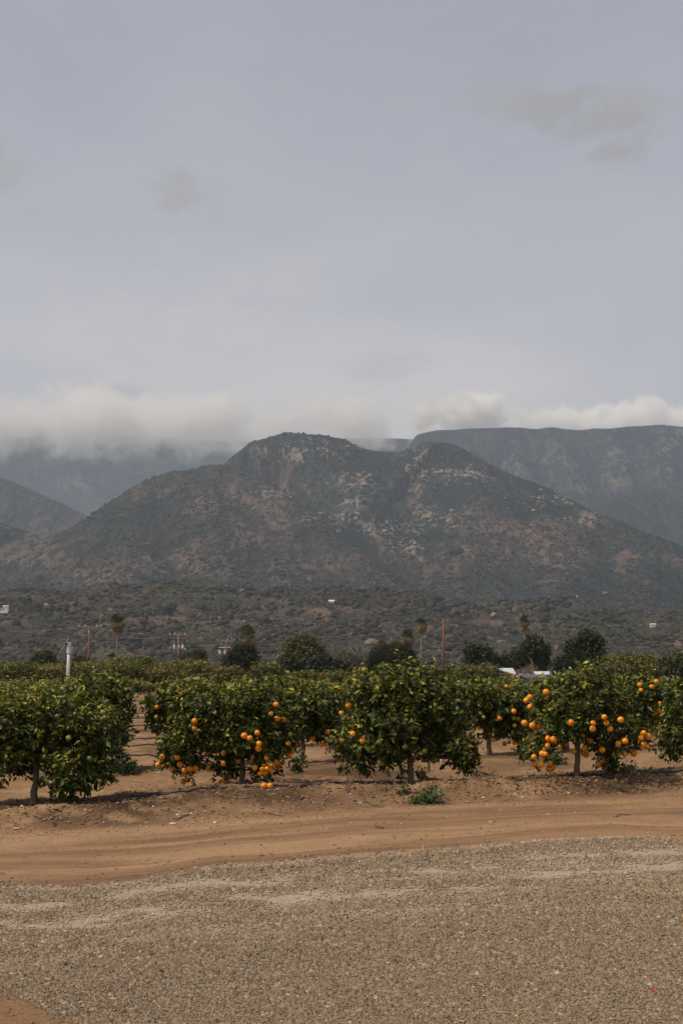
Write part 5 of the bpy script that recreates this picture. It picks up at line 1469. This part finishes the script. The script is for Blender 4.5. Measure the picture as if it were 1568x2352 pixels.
weed(1400, 1806, .40, .05, 60, .03, (.07, .066, .034), 'flat mat of dull green weed on the bank right of the leaning trunk', seed=10, wf=.3)
weed(968, 1790, .10, .20, 26, .04, (.030, .026, .018), 'dark dead sprout at the foot of the tallest tree', seed=11)
weed(923, 1788, .07, .18, 16, .04, (.030, .026, .018), 'thin dead sprout left of the trunk of the tallest tree', seed=12)
weed(590, 1802, .16, .09, 26, .04, (.032, .026, .016), 'dark dead leaves right of the trunk with clustered oranges', seed=13)
weed(1272, 1755, .20, .16, 40, .05, (.045, .07, .026), 'green weed behind the lowest oranges of the leaning tree', seed=14)

# fallen oranges
for px, py, lab in ((606, 1812, 'fallen orange under the clustered tree, left of two'), (620, 1812, 'fallen orange under the clustered tree, right of two'), (443, 1812, 'fallen ripe orange lying below the left hanging cluster')):
    if px == 443: continue
    p = gpt(px, py); p[2] += .036
    o = link('orange', FR['o'], None, p); o.rotation_euler = (1.1, .4, px); tag(o, lab, 'orange', 'fallen oranges')

# leaf litter under the trees
n = 9000
ti_ = rng.integers(0, 5, n); ctr = np.array(B)[ti_]
Xl = ctr[:, 0] + rng.normal(.2, .85, n); Yl = ctr[:, 1] + rng.normal(-.25, .45, n)
k2 = rng.random(n) < .35; Xl[k2] = rng.uniform(-6, 7, k2.sum()); Yl[k2] = bt(Xl[k2]) + rng.normal(.2, .6, k2.sum())
k = Yl > bb(Xl) + .1; Xl, Yl = Xl[k], Yl[k]; n = len(Xl)
d = unit(np.stack([rng.normal(size=n), rng.normal(size=n), rng.normal(0, .25, n)], 1)); nn = unit(np.stack([rng.normal(0, .3, n), rng.normal(0, .3, n), np.ones(n)], 1))
s = unit(np.cross(d, nn)); nn = np.cross(s, d)
lv = dict(p=np.stack([Xl, Yl, ground_z(Xl, Yl) + .012], 1), d=d, s=s, n=nn, L=rng.uniform(.035, .08, n), W=rng.uniform(.015, .035, n), c=np.array([.11, .070, .042]) * np.exp(rng.normal(0, .45, (n, 1))))
kind(link('leaf_litter', leaf_mesh('leaf_litter', lv, M_LITTER, True)), 'stuff')['label'] = 'brown dead leaves scattered under the front trees'


def lump(name, px, py, size, mat, label, cat, seed, flat_=.5, group=None):
    rng = np.random.default_rng(seed); p = gpt(px, py)
    v = IV * (1 + rng.uniform(-.28, .28, (len(IV), 1))) * size * np.array([1.2, .9, flat_]); mb = MB(); mb.add(v, IF.tolist())
    o = mb.build(name, mat, None, p + np.array([0, 0, size * flat_ * .5])); tag(o, label, cat, group)


lump('litter_scrap', 396, 1893, .035, M_PAPER, 'white scrap of litter at the foot of the bank, left one', 'litter', 1, .35, 'white scraps')
lump('litter_scrap', 494, 1890, .022, M_PAPER, 'white scrap of litter at the foot of the bank, right one', 'litter', 2, .6, 'white scraps')
M_ROCK = simple('brown_stone', (.17, .125, .09), .85, .25, 30, 0, .4)
M_ROCKP = simple('pale_stone', (.42, .37, .30), .85, .2, 30, 0, .4)
lump('stone', 596, 2002, .033, M_ROCK, 'brown stone lying on the dirt track near the gravel edge', 'stone', 3, .75)
lump('stone', 1413, 1876, .03, M_ROCK, 'flat dark clod on the dirt track at the right', 'stone', 4, .4)
lump('stone', 148, 2217, .03, M_DARK, 'dark stone in the gravel at the lower left', 'stone', 5, .5)
lump('stone', 1280, 2240, .02, M_ROCKP, 'pale stone standing out in the gravel at the lower right', 'stone', 6, .8)


def stick(pts, r, mat, label, cat='twig', group='twigs on the ground'):
    P = [gpt(x, y) for x, y in pts]; mb = MB(); mb.tube([p - P[0] + np.array([0, 0, r * 1.2 + .006 * (i % 2)]) for i, p in enumerate(P)], r, 5)
    tag(mb.build('twig', mat, None, P[0]), label, cat, group)


stick([(862, 1902), (872, 1903), (880, 1904)], .010, M_TWIG, 'short dark twig on the dirt track below the tallest tree')
stick([(830, 1824), (838, 1840), (855, 1850), (880, 1856)], .006, M_TWIG, 'curved thin twig on the face of the bank left of the green weed')
stick([(405, 1885), (420, 1877), (435, 1872)], .010, M_POLEG, 'pale dry stick at the foot of the bank')
stick([(1408, 1875), (1425, 1873), (1447, 1873)], .005, M_TWIG, 'thin straight twig on the track at the right')
stick([(602, 1865), (625, 1872), (650, 1876)], .006, M_TWIG, 'thin twig on the bank foot below the clustered tree')
stick([(1224, 2044), (1232, 2049)], .006, M_GREEN, 'green twig lying in the gravel')
stick([(1492, 2282), (1500, 2280), (1506, 2283)], .005, M_RED, 'red scrap of plastic string in the gravel at the lower right', 'string', None)

# ------------------------------------------------------------------ haze: one closed box of thin air
HZ_DENS = 0.92e-4
m = bpy.data.materials.new('haze_air'); m.use_nodes = True; t = NT(m.node_tree)
vol = t.n('ShaderNodeVolumePrincipled'); vol.inputs['Color'].default_value = (.68, .81, 1.0, 1); vol.inputs['Density'].default_value = HZ_DENS; vol.inputs['Anisotropy'].default_value = 0.2
t.link(vol.outputs[0], t.n('ShaderNodeOutputMaterial').inputs['Volume'])
top = float(at(1520, 972, 5400)[2]) + 40
mb = MB(); mb.box((0, 3230, (top - 3) / 2), (13000, 6560 + 100, top + 3)); hz = mb.build('haze', m); kind(hz, 'stuff')['label'] = 'pale blue haze in the air over the valley'
for r_ in [o for o in bpy.data.objects if o.type == 'EMPTY' and o.get('label') == '']: print('UNPLACED', r_.name)
